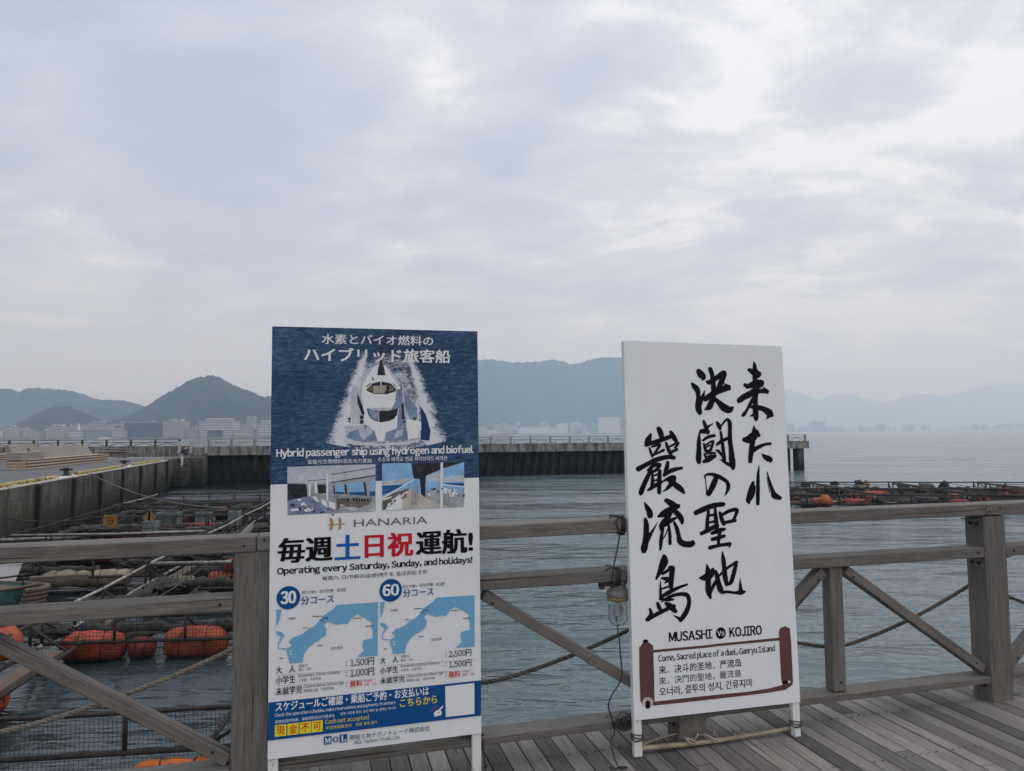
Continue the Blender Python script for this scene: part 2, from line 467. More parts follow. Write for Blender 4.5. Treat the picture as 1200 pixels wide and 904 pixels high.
POSTS = [-3.11, -1.13, .905, 2.84, 4.80]
def build_railing():
    par = RAILROOT
    for s in POSTS:
        board('post', RP(s, .062, -.25), RP(s, .062, 1.026), .155, .124, par, up=tuple(N_ * -1))
    joints = [-3.3, -1.12, .93, 2.78, 4.9]
    zt = [1.024, 1.024, 1.035, 1.032, 1.032]
    for i in range(4):
        board('top_rail', RP(joints[i] + .0015, .058, zt[i] + .033), RP(joints[i + 1] - .0015, .058, zt[i + 1] + .033), .128, .064, par)
    mz = [(.786, .786), (.80, .799), (.80, .796), (.796, .796)]
    for i in range(4):
        a, b = POSTS[i] + .0785, POSTS[i + 1] - .0785
        z0, z1 = mz[i]
        board('middle_rail', RP(a, .058, z0 + .029), RP(b, .058, z1 + .029), .112, .057, par)
        board('bottom_rail', RP(a, .06, .134), RP(b, .06, .122 if i > 1 else .134), .115, .036, par)
        ap = (a + b) / 2 - .09
        board('baluster', RP(ap, .058, .153), RP(ap, .058, z0 - .001), .078, .07, par, up=tuple(N_ * -1))
        for sg in (-1, 1):
            foot = a + .01 if sg < 0 else b - .01
            board('brace', RP(foot, .058, .172), RP(ap + sg * .07, .058, z0 - .026), .062, .05, par, up=tuple(N_ * -1) if False else (0, 0, 1))
    for i in range(4):
        a, b = POSTS[i] + .0785, POSTS[i + 1] - .0785; ap = (a + b) / 2 - .09
        for ss, zz, off in ((a + .07, .215, .028), (b - .07, .215, .028), (ap - .11, .735, .028), (ap + .11, .735, .028), (ap, .20, .018), (a + .05, mz[i][0] + .03, -.002), (b - .05, mz[i][1] + .03, -.002)):
            mb = MB(); mb.lathe([(.0065, 0), (.0065, .003), (.004, .005)], 8, RP(ss, off, zz), Matrix((E_, Vector((0, 0, 1)), -N_)).transposed()); world_build(mb, 'bolt', M_screw, par)
    for s in POSTS:
        for q in (-.04, .04):
            mb = MB(); mb.lathe([(.0055, 0), (.0055, .003), (.003, .005)], 8, RP(s + q, -.0065, zt[1] + .03 + .02 * (q > 0)), Matrix((E_, Vector((0, 0, 1)), -N_)).transposed()); world_build(mb, 'bolt', M_screw, par)
    for s in POSTS[1:4]:
        for z in (.985, .765, .09):
            for sg in (-1, 1):
                mb = MB(); bolts = MB()
                c = RP(s + sg * .081, .06, z)
                mb.box(c, (.006, .09, .05), Matrix.Rotation(YAW, 3, 'Z'))
                mb.box(RP(s + sg * .103, .06, z + .022), (.045, .09, .005), Matrix.Rotation(YAW, 3, 'Z'))
                for q in (-.022, .022):
                    cc = RP(s + sg * .085, .06 + q, z - .004)
                    bolts.box(cc, (.012, .016, .016), Matrix.Rotation(YAW, 3, 'Z'))
                br = world_build(mb, 'bracket', M_steel, par); world_build(bolts, 'bolts', M_screw, br)
build_railing()

def rope_mesh(pts, r, strands=3, twist=22.0, n=6):
    """laid rope: strands wound round a path"""
    P = [Vector(p) for p in smooth_path(pts, 10)]
    L = [0]
    for a, b in zip(P[:-1], P[1:]): L.append(L[-1] + (b - a).length)
    N = max(12, int(L[-1] / (r * 1.6))); Q = []
    for i in range(N + 1):
        t = L[-1] * i / N; j = 0
        while j < len(L) - 2 and L[j + 1] < t: j += 1
        f = (t - L[j]) / max(1e-9, L[j + 1] - L[j]); Q.append(P[j].lerp(P[j + 1], f))
    mb = MB()
    for s in range(strands):
        path = []
        for i, q in enumerate(Q):
            d = (Q[min(i + 1, N)] - Q[max(i - 1, 0)]).normalized()
            t = Vector((0, 0, 1)) if abs(d.z) < .95 else Vector((1, 0, 0))
            x = t.cross(d).normalized(); y = d.cross(x)
            a = 2 * math.pi * s / strands + (L[-1] * i / N) / (r * 7.5) * 2 * math.pi
            path.append(q + (x * math.cos(a) + y * math.sin(a)) * r * .52)
        mb.tube(path, r * .56, 5)
    return mb
def build_ropes():
    # a hand line sags behind the posts from bay to bay
    zs_post = .66
    pts = []
    labels = [('grey rope sagging behind the railing bay left of the blue ship sign', -3.11, -1.13),
              ('grey rope sagging behind the railing bay between the two signs', -1.13, .905),
              ('dark rope sagging behind the railing bay right of the calligraphy sign', .905, 2.84),
              ('dark rope behind the railing at the right edge past the thick post', 2.84, 4.80)]
    for lab, a, b in labels:
        pp = []
        for i in range(9):
            t = i / 8; s = a + (b - a) * t
            sag = 1 - abs(2 * t - 1) ** 1.45
            pp.append(RP(s, .150, .625 - .285 * sag))
        o = rope_mesh(pp, .011).build('rope', M_rope if a < -2 else M_rope_dark, None, True)
        tag(o, lab, 'rope', 'ropes strung behind the railing')
build_ropes()

# ------------------------------------------------------------------ sign boards and their print
def solve8(src, dst):
    """homography src->dst (four points each)"""
    A = []; B = []
    for (x, y), (u, v) in zip(src, dst):
        A.append([x, y, 1, 0, 0, 0, -u * x, -u * y]); B.append(u)
        A.append([0, 0, 0, x, y, 1, -v * x, -v * y]); B.append(v)
    n = 8
    for i in range(n):
        p = max(range(i, n), key=lambda r_: abs(A[r_][i])); A[i], A[p] = A[p], A[i]; B[i], B[p] = B[p], B[i]
        for r_ in range(n):
            if r_ != i:
                f = A[r_][i] / A[i][i]
                if f:
                    A[r_] = [a - f * b for a, b in zip(A[r_], A[i])]; B[r_] -= f * B[i]
    h = [B[i] / A[i][i] for i in range(n)]
    return lambda x, y: ((h[0] * x + h[1] * y + h[2]) / (h[6] * x + h[7] * y + 1), (h[3] * x + h[4] * y + h[5]) / (h[6] * x + h[7] * y + 1))
BW, BH = .9, 1.8
RECT = [(0, 0), (BW, 0), (BW, BH), (0, BH)]
H1 = solve8([(317.2, 383.7), (560.7, 390.2), (562.8, 859), (315, 888.5)], RECT)
H2 = solve8([(730.5, 398), (915.8, 405.3), (938.8, 825.4), (744, 844.6)], RECT)

class Sheet:
    """the printed face of a board; u right, v down, in metres; layers a tenth of a millimetre apart"""
    acc = None
    def __init__(self, panel, H): self.p = panel; self.H = H; self.k = 0
    def lift(self):
        self.k += .2 if self.acc else 1; return .0004 + .00003 * self.k
    def pt(self, u, v, d): return (u - BW / 2, -d, BH - v)
    acc = None
    def open(self, name): self.acc = (name, MB(), [])
    def close(self):
        name, mb, mats = self.acc; self.acc = None
        o = mb.build(name, mats, self.p); tri(o); return o
    def shape(self, polys, mat, name='print', px=True, label=None):
        if self.acc:
            _, mb, mats = self.acc
            if mat not in mats: mats.append(mat)
            mb.cm = mats.index(mat)
            for q in polys:
                d = self.lift(); mb.poly([self.pt(*(self.H(*c) if px else c), d) for c in q])
            return None
        mb = MB()
        for q in polys:
            d = self.lift()
            mb.poly([self.pt(*(self.H(*c) if px else c), d) for c in q])
        o = mb.build(name, mat, self.p)
        tri(o)
        return o
    def disc(self, cx, cy, rpx, mat, name='print', n=32):
        u, v = self.H(cx, cy); u2, _ = self.H(cx + rpx, cy); r = abs(u2 - u)
        return self.shape([[(u + r * math.cos(2 * math.pi * i / n), v + r * math.sin(2 * math.pi * i / n)) for i in range(n)]], mat, name, False)
    def text(self, body, xl, xr, yt, yb, mat, bold=0.0, name='lettering'):
        u0, v0 = self.H(xl, yt); u1, v1 = self.H(xl, yb)
        ur, _ = self.H(xr, yb - (xr - xl) * .07)
        return self.text_uv(body, (u0 + u1) / 2, ur, v0, v1, mat, bold, name)
    GL = {}
    def glyph_mesh(self, ch):
        if ch not in Sheet.GL:
            c = bpy.data.curves.new('t', 'FONT'); c.body = ch; c.size = 1.0; c.resolution_u = 2
            t = bpy.data.objects.new('t', c); COL.objects.link(t); bpy.context.view_layer.update()
            me = bpy.data.meshes.new_from_object(t.evaluated_get(bpy.context.evaluated_depsgraph_get()))
            Sheet.GL[ch] = ([tuple(w.co) for w in me.vertices], [tuple(p.vertices) for p in me.polygons])
            bpy.data.objects.remove(t); bpy.data.curves.remove(c); bpy.data.meshes.remove(me)
        return Sheet.GL[ch]
    def text_uv(self, body, u0, u1, v0, v1, mat, bold=0.0, name='lettering'):
        vs, fs = [], []
        if bold >= 0 and any(ch.isascii() and ch.isalnum() for ch in body):
            x = 0.0; up = sum(ch.isupper() for ch in body) > len(body) / 2
            for ch in body:
                if ch in ' ' or ch == chr(0x3000): x += .27 if ch == ' ' else .8; continue
                g = chr(ord(ch) + 0xFEE0) if 33 <= ord(ch) <= 126 else ch
                gv, gf = self.glyph_mesh(g)
                a = min(q[0] for q in gv); w = max(q[0] for q in gv) - a; k = len(vs)
                sb = .038 if w < .8 else .02
                vs += [(q[0] - a + x + sb, q[1], 0) for q in gv]; fs += [tuple(i + k for i in f) for f in gf]
                x += w + 2 * sb
        else:
            gv, gf = self.glyph_mesh(body); vs, fs = list(gv), list(gf)
        xs = [w[0] for w in vs]; ys = [w[1] for w in vs]
        x0, x1, y0, y1 = min(xs), max(xs), min(ys), max(ys)
        offs = [(0, 0)]
        if bold > 0:
            h = bold * (v1 - v0) * .62
            offs = [(-h, -h * .45), (h, -h * .45), (-h, h * .45), (h, h * .45)] if bold > .015 else [(-h, 0), (h, 0)]
            if bold > .035: offs += [(0, 0)]
            hy = h * .45 if bold > .015 else 0
            u0 += h; u1 -= h; v0 += hy; v1 -= hy
        d0 = self.lift(); V, F = [], []
        for i, (du, dv) in enumerate(offs):
            k = len(V); d = d0 + .000005 * i
            V += [self.pt(u0 + du + (x - x0) / (x1 - x0) * (u1 - u0), v1 + dv - (y - y0) / (y1 - y0) * (v1 - v0), d) for x, y, _ in vs]
            F += [tuple(j + k for j in f) for f in fs]
        me = bpy.data.meshes.new(name); me.from_pydata(V, [], F); me.materials.append(mat)
        o = bpy.data.objects.new(name, me); COL.objects.link(o); o.parent = self.p
        return o
def tri(o):
    bm = bmesh.new(); bm.from_mesh(o.data); bmesh.ops.triangulate(bm, faces=[f for f in bm.faces if len(f.verts) > 4], ngon_method='EAR_CLIP')
    for f in bm.faces:
        if f.normal.y > 0: f.normal_flip()
    bm.to_mesh(o.data); bm.free()

def sign_root(name, x, y, z, yaw, lean, tilt):
    o = empty(name, (x, y, 0))
    e = Vector((math.cos(yaw), math.sin(yaw), 0)); n = Vector((-math.sin(yaw), math.cos(yaw), 0))
    up = Vector((0, 0, 1)) * math.cos(lean) + n * math.sin(lean)
    e2 = e * math.cos(tilt) + up * math.sin(tilt); up2 = up * math.cos(tilt) - e * math.sin(tilt)
    M = Matrix((e2, up2.cross(e2), up2)).transposed()
    o.rotation_euler = M.to_euler(); o.location = Vector((x, y, z)) - up2 * z
    return o, z

def build_board(name, pose, label, thick=.027, leg_w=.04):
    root, z0 = sign_root(name, *pose)
    tag(root, label, 'sign')
    pm = MB(); pm.box((0, .0025, BH / 2), (BW, .005, BH))
    panel = pm.build('panel', M_white, root); panel.location = (0, 0, z0)
    fr = MB()
    for sx in (-1, 1): fr.box((sx * (BW / 2 - .0185), .0055 + thick / 2, BH / 2 + z0), (.035, thick, BH))
    for zz in (.02, BH / 2, BH - .02): fr.box((0, .0052 + thick / 2, zz + z0), (BW - .074, thick, .035))
    fr.build('frame', M_batten_dark if name == 'ship_signboard' else M_leg, root)
    for sx in (-1, 1):
        lm = MB(); lm.box((sx * (BW / 2 - .0205), .0055 + thick / 2, z0 / 2 - .001), (leg_w, thick, z0 - .003))
        lm.build('leg', M_leg, root, bevel=.002)
    return root, panel, z0

# ---- the sign with the ship
INK = dict(white=ink('white_ink', (.78, .79, .8)), black=M_black, blue=ink('blue_ink', (.008, .075, .24)), mapblue=ink('map_blue_ink', (.17, .40, .61)), route=ink('route_ink', (.07, .22, .42)), label=ink('map_label_ink', (.10, .10, .11)),
           red=ink('red_ink', (.56, .012, .03)), yellow=ink('yellow_ink', (.82, .66, .03)), gold=ink('gold_ink', (.42, .25, .11)),
           taupe=ink('taupe_ink', (.17, .135, .105)), navy=ink('navy_ink', (.012, .02, .1)), grey=ink('grey_ink', (.35, .36, .38)),
           royal=ink('royal_ink', (.01, .12, .42)), pale=ink('pale_grey_ink', (.5, .53, .58)), shade=ink('hull_shade_ink', (.20, .26, .38)),
           deepblue=ink('deep_blue_ink', (.02, .055, .14)), sky=ink('sky_ink', (.25, .46, .72)), sea=ink('deep_sea_ink', (.02, .10, .28)), dark=ink('dark_ink', (.02, .022, .03)),
           beige=ink('beige_ink', (.42, .38, .33)), brown=ink('scroll_brown_ink', (.125, .058, .052)), magenta=ink('magenta_ink', (.4, .03, .2)),
           pink=ink('pink_ink', (.62, .45, .45)), tan=ink('tan_ink', (.36, .31, .24)), upholstery=ink('upholstery_ink', (.18, .22, .32)), sand=ink('sand_ink', (.5, .46, .4)))
def photo_ink(name, c, var=.35, sc=70):
    k = NT(name); n = k.noise(k.coord('Object', (1, 1, 1.4)), sc, 5, .7, .4); n2 = k.noise(k.coord('Object'), sc * .22, 3, .6)
    f = k.math('ADD', k.math('MULTIPLY', n, .6), k.math('MULTIPLY', n2, .5))
    k.col(k.ramp(f, [(.38, tuple(x * (1 - var) for x in c)), (.55, c), (.7, tuple(min(.85, x * (1 + var) + .02) for x in c))])); k.rough(.45); k.b.inputs['Specular IOR Level'].default_value = .25
    return k.m
def sea_print():
    k = NT('printed_sea'); c = k.coord('Object', (1, 1, 3.2))
    a = k.noise(c, 26, 7, .65, .6); b = k.noise(k.coord('Object', (1, 1, 2)), 2.2, 3, .5)
    f = k.math('ADD', k.math('MULTIPLY', a, .75), k.math('MULTIPLY', b, .35))
    sea_c = (k.ramp(f, [(.36, (.008, .020, .050)), (.54, (.024, .060, .130)), (.70, (.085, .15, .24))]))
    # the ship's wake: two spreading arms of spray and a churned strip between them
    sp = k.n('ShaderNodeSeparateXYZ'); k.L.new(k.coord('Object'), sp.inputs[0]); M = k.math
    dx = M('ABSOLUTE', M('SUBTRACT', sp.outputs[0], .039)); t = M('DIVIDE', M('SUBTRACT', 1.67, sp.outputs[2]), .385)
    tp = M('MAXIMUM', t, 0.0); cen = M('ADD', M('MULTIPLY', M('POWER', tp, .9), .105), .100); hw = M('ADD', M('MULTIPLY', tp, .042), .022)
    arm = M('DIVIDE', M('SUBTRACT', hw, M('ABSOLUTE', M('SUBTRACT', dx, cen))), hw)
    ends = M('MULTIPLY', M('MULTIPLY', M('ADD', t, .10), 7.0, True), M('MULTIPLY', M('SUBTRACT', .97, t), 12.0, True))
    arm = M('MAXIMUM', arm, -1.6)
    inner = M('SUBTRACT', M('MULTIPLY', M('LESS_THAN', dx, cen), 1.74), 1.5)
    bow = M('MULTIPLY', M('SUBTRACT', .024, M('ABSOLUTE', M('SUBTRACT', sp.outputs[2], M('ADD', 1.306, M('MULTIPLY', M('MULTIPLY', dx, dx), .5))))), 26.0)
    bow = M('MINIMUM', bow, M('MULTIPLY', M('SUBTRACT', .235, dx), 18.0))
    m_ = M('MAXIMUM', M('MULTIPLY', M('MAXIMUM', arm, inner), 1.0), M('MINIMUM', bow, .9))
    fn = k.noise(k.coord('Object', (1, 1, 1.6)), 62, 7, .72, .7); fb = k.noise(k.coord('Object', (1, 1, 1.3)), 15, 4, .6, .4)
    ff = M('ADD', M('ADD', M('MULTIPLY', m_, .62), .06), M('ADD', M('MULTIPLY', M('SUBTRACT', fn, .5), 1.5), M('MULTIPLY', M('SUBTRACT', fb, .5), .9)))
    ff = M('MULTIPLY', ff, M('GREATER_THAN', m_, -.38)); ff = M('MULTIPLY', ff, M('MAXIMUM', ends, M('GREATER_THAN', bow, -.5)))
    fc = k.ramp(ff, [(.06, (0, 0, 0)), (.22, (.35, .35, .35)), (.46, (1, 1, 1))])
    k.col(k.mix(fc, sea_c, (.70, .73, .77))); k.rough(.45); k.b.inputs['Specular IOR Level'].default_value = .25
    return k.m
def foam_print(name='printed_foam', shift=0.0):
    k = NT(name); c = k.coord('Object', (1, 1, 1.8))
    a = k.noise(c, 75, 6, .75, .8); b = k.noise(c, 9, 3, .5)
    f = k.math('ADD', k.math('MULTIPLY', a, .8), k.math('MULTIPLY', b, .35))
    k.col(k.ramp(f, [(.43 + shift * 2, (.025, .06, .14)), (.53 + shift * 2.4, (.26, .31, .39)), (.64 + shift * 4, (.68, .71, .75))])); k.rough(.45); k.b.inputs['Specular IOR Level'].default_value = .25
    return k.m

def build_ship_sign():
    root, panel, z0 = build_board('ship_signboard', (-.5814, 3.0844, .184, .2564, .0032, .0062),
                             'tall white sign with a ship on blue sea, maps and price lists')
    s = Sheet(panel, H1)
    s.open('ship_photo')
    sea = s.shape([[(317.2, 383.7), (560.7, 390.2), (561.5, 563.2), (316.2, 571)]], sea_print(), 'sea_photo')
    foam = foam_print(); foam_white = photo_ink('photo_spray_ink', (.6, .63, .68), .4, 60); rg = random.Random(3)
    def jag(pts, amp=1.2, n=5):
        out = []
        for (a, b) in zip(pts, pts[1:] + pts[:1]):
            for i in range(n):
                t = i / n; out.append((a[0] + (b[0] - a[0]) * t + rg.uniform(-amp, amp), a[1] + (b[1] - a[1]) * t + rg.uniform(-amp, amp)))
        return out
    def c(*z): return [(380 + x / 7.536, 415 + y / 7.536) for x, y in z]
    s.shape([c((845, 470), (900, 560), (940, 700), (930, 790), (850, 780), (860, 640))], INK['deepblue'], 'hull_shadow_photo')
    SV = dict(INK)
    for q_, v_ in (('white', .10), ('shade', .3), ('dark', .8), ('pale', .22), ('sky', .25), ('sea', .3), ('upholstery', .6), ('taupe', .6), ('sand', .25), ('grey', .4), ('tan', .4)):
        INK[q_] = photo_ink('photo_' + q_ + '_ink', tuple(SV[q_].node_tree.nodes['Principled BSDF'].inputs['Base Color'].default_value[:3]), v_)
    W, SH, D, P = INK['white'], INK['shade'], INK['dark'], INK['pale']
    def ell(cx, cy, rx, ry, a0=0, a1=360, n=22): return [(cx + rx * math.cos(R(a0 + (a1 - a0) * i / n)), cy + ry * math.sin(R(a0 + (a1 - a0) * i / n))) for i in range(n + (0 if a1 - a0 == 360 else 1))]
    def thin(p, w=5):
        out = []
        for (x0, y0), (x1, y1) in zip(p[:-1], p[1:]):
            l_ = math.hypot(x1 - x0, y1 - y0) or 1; nx, ny = -(y1 - y0) / l_ * w / 2, (x1 - x0) / l_ * w / 2
            out.append(c((x0 + nx, y0 + ny), (x1 + nx, y1 + ny), (x1 - nx, y1 - ny), (x0 - nx, y0 - ny)))
        return out
    s.shape([c((250, 290), (292, 296), (300, 420), (350, 500), (352, 690), (180, 725), (176, 650), (205, 480)), c((690, 290), (745, 400), (830, 500), (838, 610), (720, 600), (690, 480))], P, 'ship_photo')
    s.shape([c((700, 330), (745, 400), (820, 495), (826, 600), (760, 600), (712, 480))], SH, 'ship_photo')
    s.shape([c((720, 600), (850, 615), (858, 690), (812, 760), (742, 782), (725, 660)), c((210, 470), (235, 470), (215, 640), (185, 650))], W, 'ship_photo')
    s.shape([c((188, 742), (215, 716), (300, 680), (430, 688), (452, 740), (468, 792), (330, 802), (215, 806)), c((600, 700), (722, 672), (740, 782), (600, 792))], SH, 'ship_photo')
    s.shape([c((300, 682), (430, 690), (420, 722), (345, 786), (312, 740)), c((610, 705), (700, 684), (690, 740), (620, 770))], P, 'ship_photo')
    s.shape([c((352, 640), (690, 640), (640, 700), (600, 792), (470, 792), (440, 700))], W, 'ship_photo')
    s.shape([c((560, 650), (690, 640), (640, 700), (600, 792), (530, 792), (545, 700))], SH, 'ship_photo')
    s.shape([c((340, 470), (692, 470), (692, 640), (620, 690), (540, 715), (430, 690), (355, 640))], W, 'ship_photo')
    s.shape([c((660, 480), (692, 470), (692, 640), (640, 680), (650, 560))], SH, 'ship_photo')
    s.shape([c((305, 335), (315, 280), (345, 215), (400, 152), (450, 122), (480, 108), (530, 118), (580, 158), (630, 218), (660, 262), (674, 330), (692, 400), (686, 480), (640, 508), (560, 524), (480, 524), (400, 508), (345, 484), (312, 430), (303, 370))], W, 'ship_photo')
    s.shape([c((305, 335), (315, 280), (345, 215), (400, 152), (440, 128), (372, 225), (336, 300), (322, 380), (345, 470), (312, 430), (303, 370)), c((540, 122), (580, 158), (630, 218), (660, 262), (668, 310), (640, 280), (590, 200)), c((380, 495), (640, 495), (600, 520), (480, 524), (400, 508))], P, 'ship_photo')
    s.shape([c((640, 330), (674, 330), (692, 400), (686, 480), (640, 508), (590, 518), (625, 440))], SH, 'ship_photo')
    s.shape([c((410, 245), (500, 215), (570, 235), (575, 262), (500, 250), (420, 268))], W, 'ship_photo')
    s.shape([c((288, 380), (306, 400), (335, 480), (352, 540), (350, 562), (328, 552), (290, 450)), c((682, 470), (702, 440), (706, 560), (690, 600))], D, 'ship_photo')
    s.shape([c(*ell(502, 318, 134, 62, 180, 360), (630, 350), (560, 373), (440, 373), (378, 348))], D, 'ship_photo')
    s.shape([c((372, 320), (420, 285), (420, 345), (390, 342)), c((575, 290), (628, 320), (610, 345), (570, 350))], INK['taupe'], 'ship_photo')
    s.shape([c((424, 300), (545, 296), (548, 345), (525, 366), (432, 368))], INK['tan'], 'ship_photo')
    s.shape(thin([(500, 252), (500, 300)], 8) + thin([(370, 322), (420, 275), (500, 254), (590, 275), (636, 322)], 9), W, 'ship_photo')
    s.shape([c((374, 500), (420, 515), (480, 522), (560, 522), (610, 512), (652, 496), (642, 560), (612, 596), (570, 614), (500, 626), (440, 610), (400, 580), (382, 545))], D, 'ship_photo')
    s.shape([c((384, 512), (478, 530), (478, 612), (440, 600), (404, 570))], SH, 'ship_photo')
    s.shape(thin([(430, 580), (462, 550)], 6) + thin([(480, 524), (480, 620)], 6), P, 'ship_photo')
    s.shape([c((466, 205), (474, 140), (488, 95), (510, 95), (528, 140), (540, 206)), c((488, 95), (492, -60), (502, -60), (508, 95))], D, 'ship_photo')
    s.shape([c((466, -35), (530, -38), (528, -26), (466, -24)), c((478, -8), (518, -10), (516, 2), (478, 4)), c((472, 30), (524, 28), (524, 36), (474, 40))], D, 'ship_photo')
    s.shape([c((420, 210), (440, 246), (422, 250)), c((312, 565), (346, 560), (340, 640), (314, 640)), c((202, 575), (232, 590), (226, 625), (205, 622)), c((682, 560), (712, 580), (706, 602), (686, 598)), c((786, 580), (812, 590), (806, 615), (788, 612))], D, 'ship_photo')
    s.shape(thin([(178, 655), (205, 480), (232, 410)], 6) + thin([(178, 652), (352, 645)], 6) + thin([(185, 610), (345, 600)], 4) + thin([(720, 603), (850, 615)], 6) + thin([(800, 462), (832, 500), (832, 606)], 6) + thin([(215, 470), (200, 650)], 4) + thin([(240, 560), (236, 650)], 4) + thin([(280, 560), (278, 648)], 4), W, 'ship_photo')
    s.shape([jag(c((170, 760), (330, 800), (500, 815), (640, 800), (760, 790), (840, 770), (830, 800), (700, 830), (480, 835), (300, 830), (180, 805)), .5, 5)], foam_white, 'wake_photo')
    s.close(); s.open('inset_photo')
    # inset photos
    def q5(*z): return [(315 + x / 9.6, 535 + y / 9.6) for x, y in z]
    def q6(*z): return [(435 + x / 9.23, 535 + y / 9.23) for x, y in z]
    s.shape([[(336.1, 550.1), (439.9, 546.9), (439.9, 602.7), (336.4, 606.9)]], INK['grey'], 'inset_photo')
    s.shape([q5((205, 147), (1195, 122), (1195, 240), (700, 320), (420, 325), (205, 322))], P, 'inset_photo')
    s.shape([q5((205, 335), (420, 340), (430, 480), (330, 520), (205, 530)), q5((540, 345), (640, 345), (640, 440), (560, 450))], D, 'inset_photo')
    s.shape([q5((740, 350), (845, 345), (850, 455), (745, 450)), q5((890, 330), (1060, 320), (1075, 470), (905, 460)), q5((1130, 310), (1195, 300), (1195, 478), (1130, 480))], INK['sky'], 'inset_photo')
    s.shape([q5((745, 425), (850, 432), (850, 455), (745, 450)), q5((905, 430), (1072, 428), (1075, 470), (905, 460)), q5((1130, 425), (1195, 420), (1195, 478), (1130, 480))], INK['sea'], 'inset_photo')
    s.shape([q5((845, 345), (868, 345), (885, 460), (858, 455)), q5((1060, 322), (1085, 322), (1105, 475), (1080, 472)), q5((720, 355), (735, 360), (742, 450), (728, 448))], D, 'inset_photo')
    s.shape([q5((220, 520), (420, 480), (560, 540), (745, 640), (745, 660), (215, 685))], INK['upholstery'], 'inset_photo')
    s.shape([q5((310, 510), (350, 505), (365, 525), (325, 530)), q5((340, 555), (395, 545), (415, 575), (365, 582)), q5((380, 620), (450, 605), (480, 640), (410, 652)), q5((480, 480), (530, 480), (560, 545), (520, 530)), q5((585, 510), (640, 530), (660, 600), (600, 570)), q5((670, 530), (745, 560), (745, 630), (680, 600)), q5((240, 620), (330, 610), (335, 640), (240, 645)), q5((445, 340), (465, 340), (465, 470), (445, 470)), q5((645, 220), (662, 220), (665, 530), (645, 520)), q5((510, 320), (535, 320), (540, 440), (515, 440))], W, 'inset_photo')
    s.shape([q5((760, 500), (1140, 520), (1140, 570), (1000, 610), (820, 590), (760, 640))], INK['taupe'], 'inset_photo')
    s.shape([q5((800, 565), (860, 580), (800, 595)), q5((850, 605), (960, 595), (1005, 630), (930, 645)), q5((1100, 640), (1190, 600), (1190, 650))], P, 'inset_photo')
    rgi = random.Random(21)
    for i in range(34):
        t = rgi.random(); x = 240 + 480 * t + rgi.uniform(-30, 30); y = 520 + 120 * t + rgi.uniform(-25, 70) * (1 - .3 * t); w = rgi.uniform(14, 44); h_ = rgi.uniform(8, 26)
        s.shape([q5((x, y), (x + w, y - 6), (x + w - 6, y + h_), (x - 8, y + h_ + 4))], rgi.choice((INK['upholstery'], D, P, INK['shade'])), 'inset_photo')
    for i in range(12):
        x = 780 + i * 32; s.shape([q5((x, 500 + rgi.uniform(-10, 10)), (x + 22, 498), (x + 24, 535), (x + 2, 540))], rgi.choice((INK['upholstery'], D, INK['taupe'])), 'inset_photo')
    s.shape([q5((700, 230), (1195, 150), (1195, 158), (700, 238)), q5((430, 300), (640, 285), (640, 292), (430, 307)), q5((700, 318), (1195, 238), (1195, 250), (700, 328))], D, 'inset_photo')
    s.close(); s.open('inset_photo')
    s.shape([[(447.5, 546.4), (544.2, 545), (543.9, 597.6), (447.5, 602)]], INK['sky'], 'inset_photo')
    s.shape([q6((118, 200), (420, 190), (440, 270), (300, 335), (118, 345)), q6((600, 240), (1005, 120), (1005, 312), (600, 300))], P, 'inset_photo')
    s.shape([q6((118, 180), (400, 130), (410, 150), (118, 230)), q6((118, 108), (410, 102), (440, 260), (118, 300)), q6((790, 160), (1005, 100), (1005, 230), (790, 260))], INK['sky'], 'inset_photo')
    s.shape([q6((118, 345), (370, 335), (250, 395), (118, 450)), q6((780, 320), (1005, 315), (1005, 352), (830, 340))], INK['sea'], 'inset_photo')
    s.shape([q6((118, 470), (400, 380), (540, 440), (720, 500), (860, 582), (118, 616))], INK['sand'], 'inset_photo')
    s.shape([q6((600, 400), (1005, 420), (1003, 578), (850, 582), (590, 480))], INK['grey'], 'inset_photo')
    s.shape([q6((430, 102), (1005, 93), (780, 160), (590, 240), (585, 475), (540, 440), (525, 275), (460, 270))], D, 'inset_photo')
    s.shape([q6((118, 500), (230, 430), (410, 370), (380, 470), (240, 560), (118, 610))], INK['taupe'], 'inset_photo')
    s.shape([q6((150, 590), (180, 540), (320, 480), (340, 500), (320, 600), (160, 612)), q6((220, 500), (300, 450), (330, 470), (230, 540)), q6((310, 440), (390, 400), (400, 420), (330, 470)), q6((120, 490), (220, 460), (220, 475), (120, 510)), q6((830, 390), (915, 390), (905, 465), (850, 470)), q6((780, 370), (825, 375), (815, 430), (785, 430)), q6((752, 98), (778, 96), (772, 590), (745, 590)), q6((120, 470), (460, 275), (465, 285), (120, 492)), q6((780, 330), (1005, 355), (1005, 365), (780, 342))], W, 'inset_photo')
    for i in range(26):
        t = rgi.random(); x = 130 + 260 * t + rgi.uniform(-20, 20); y = 590 - 200 * t + rgi.uniform(-18, 14)
        s.shape([q6((x, y), (x + rgi.uniform(10, 26), y - 8), (x + rgi.uniform(8, 20), y + 14), (x - 4, y + 16))], rgi.choice((D, INK['taupe'], P, W)), 'inset_photo')
    for i in range(22):
        x = rgi.uniform(600, 990); y = rgi.uniform(350, 450); s.shape([q6((x, y), (x + rgi.uniform(8, 30), y + 2), (x + rgi.uniform(6, 26), y + rgi.uniform(10, 34)), (x, y + 24))], rgi.choice((D, INK['taupe'], P, W, INK['grey'])), 'inset_photo')
    for i in range(9): s.shape([q6((440 + i * 9, 345), (444 + i * 9, 345), (430 + i * 9, 560), (424 + i * 9, 560))], INK['taupe'] if i % 2 else P, 'inset_photo')
    s.close(); INK.update(SV); W = INK['white']
    T = s.text
    T('水素とバイオ燃料の', 376.1, 508.3, 392.6, 404.8, W, .025)
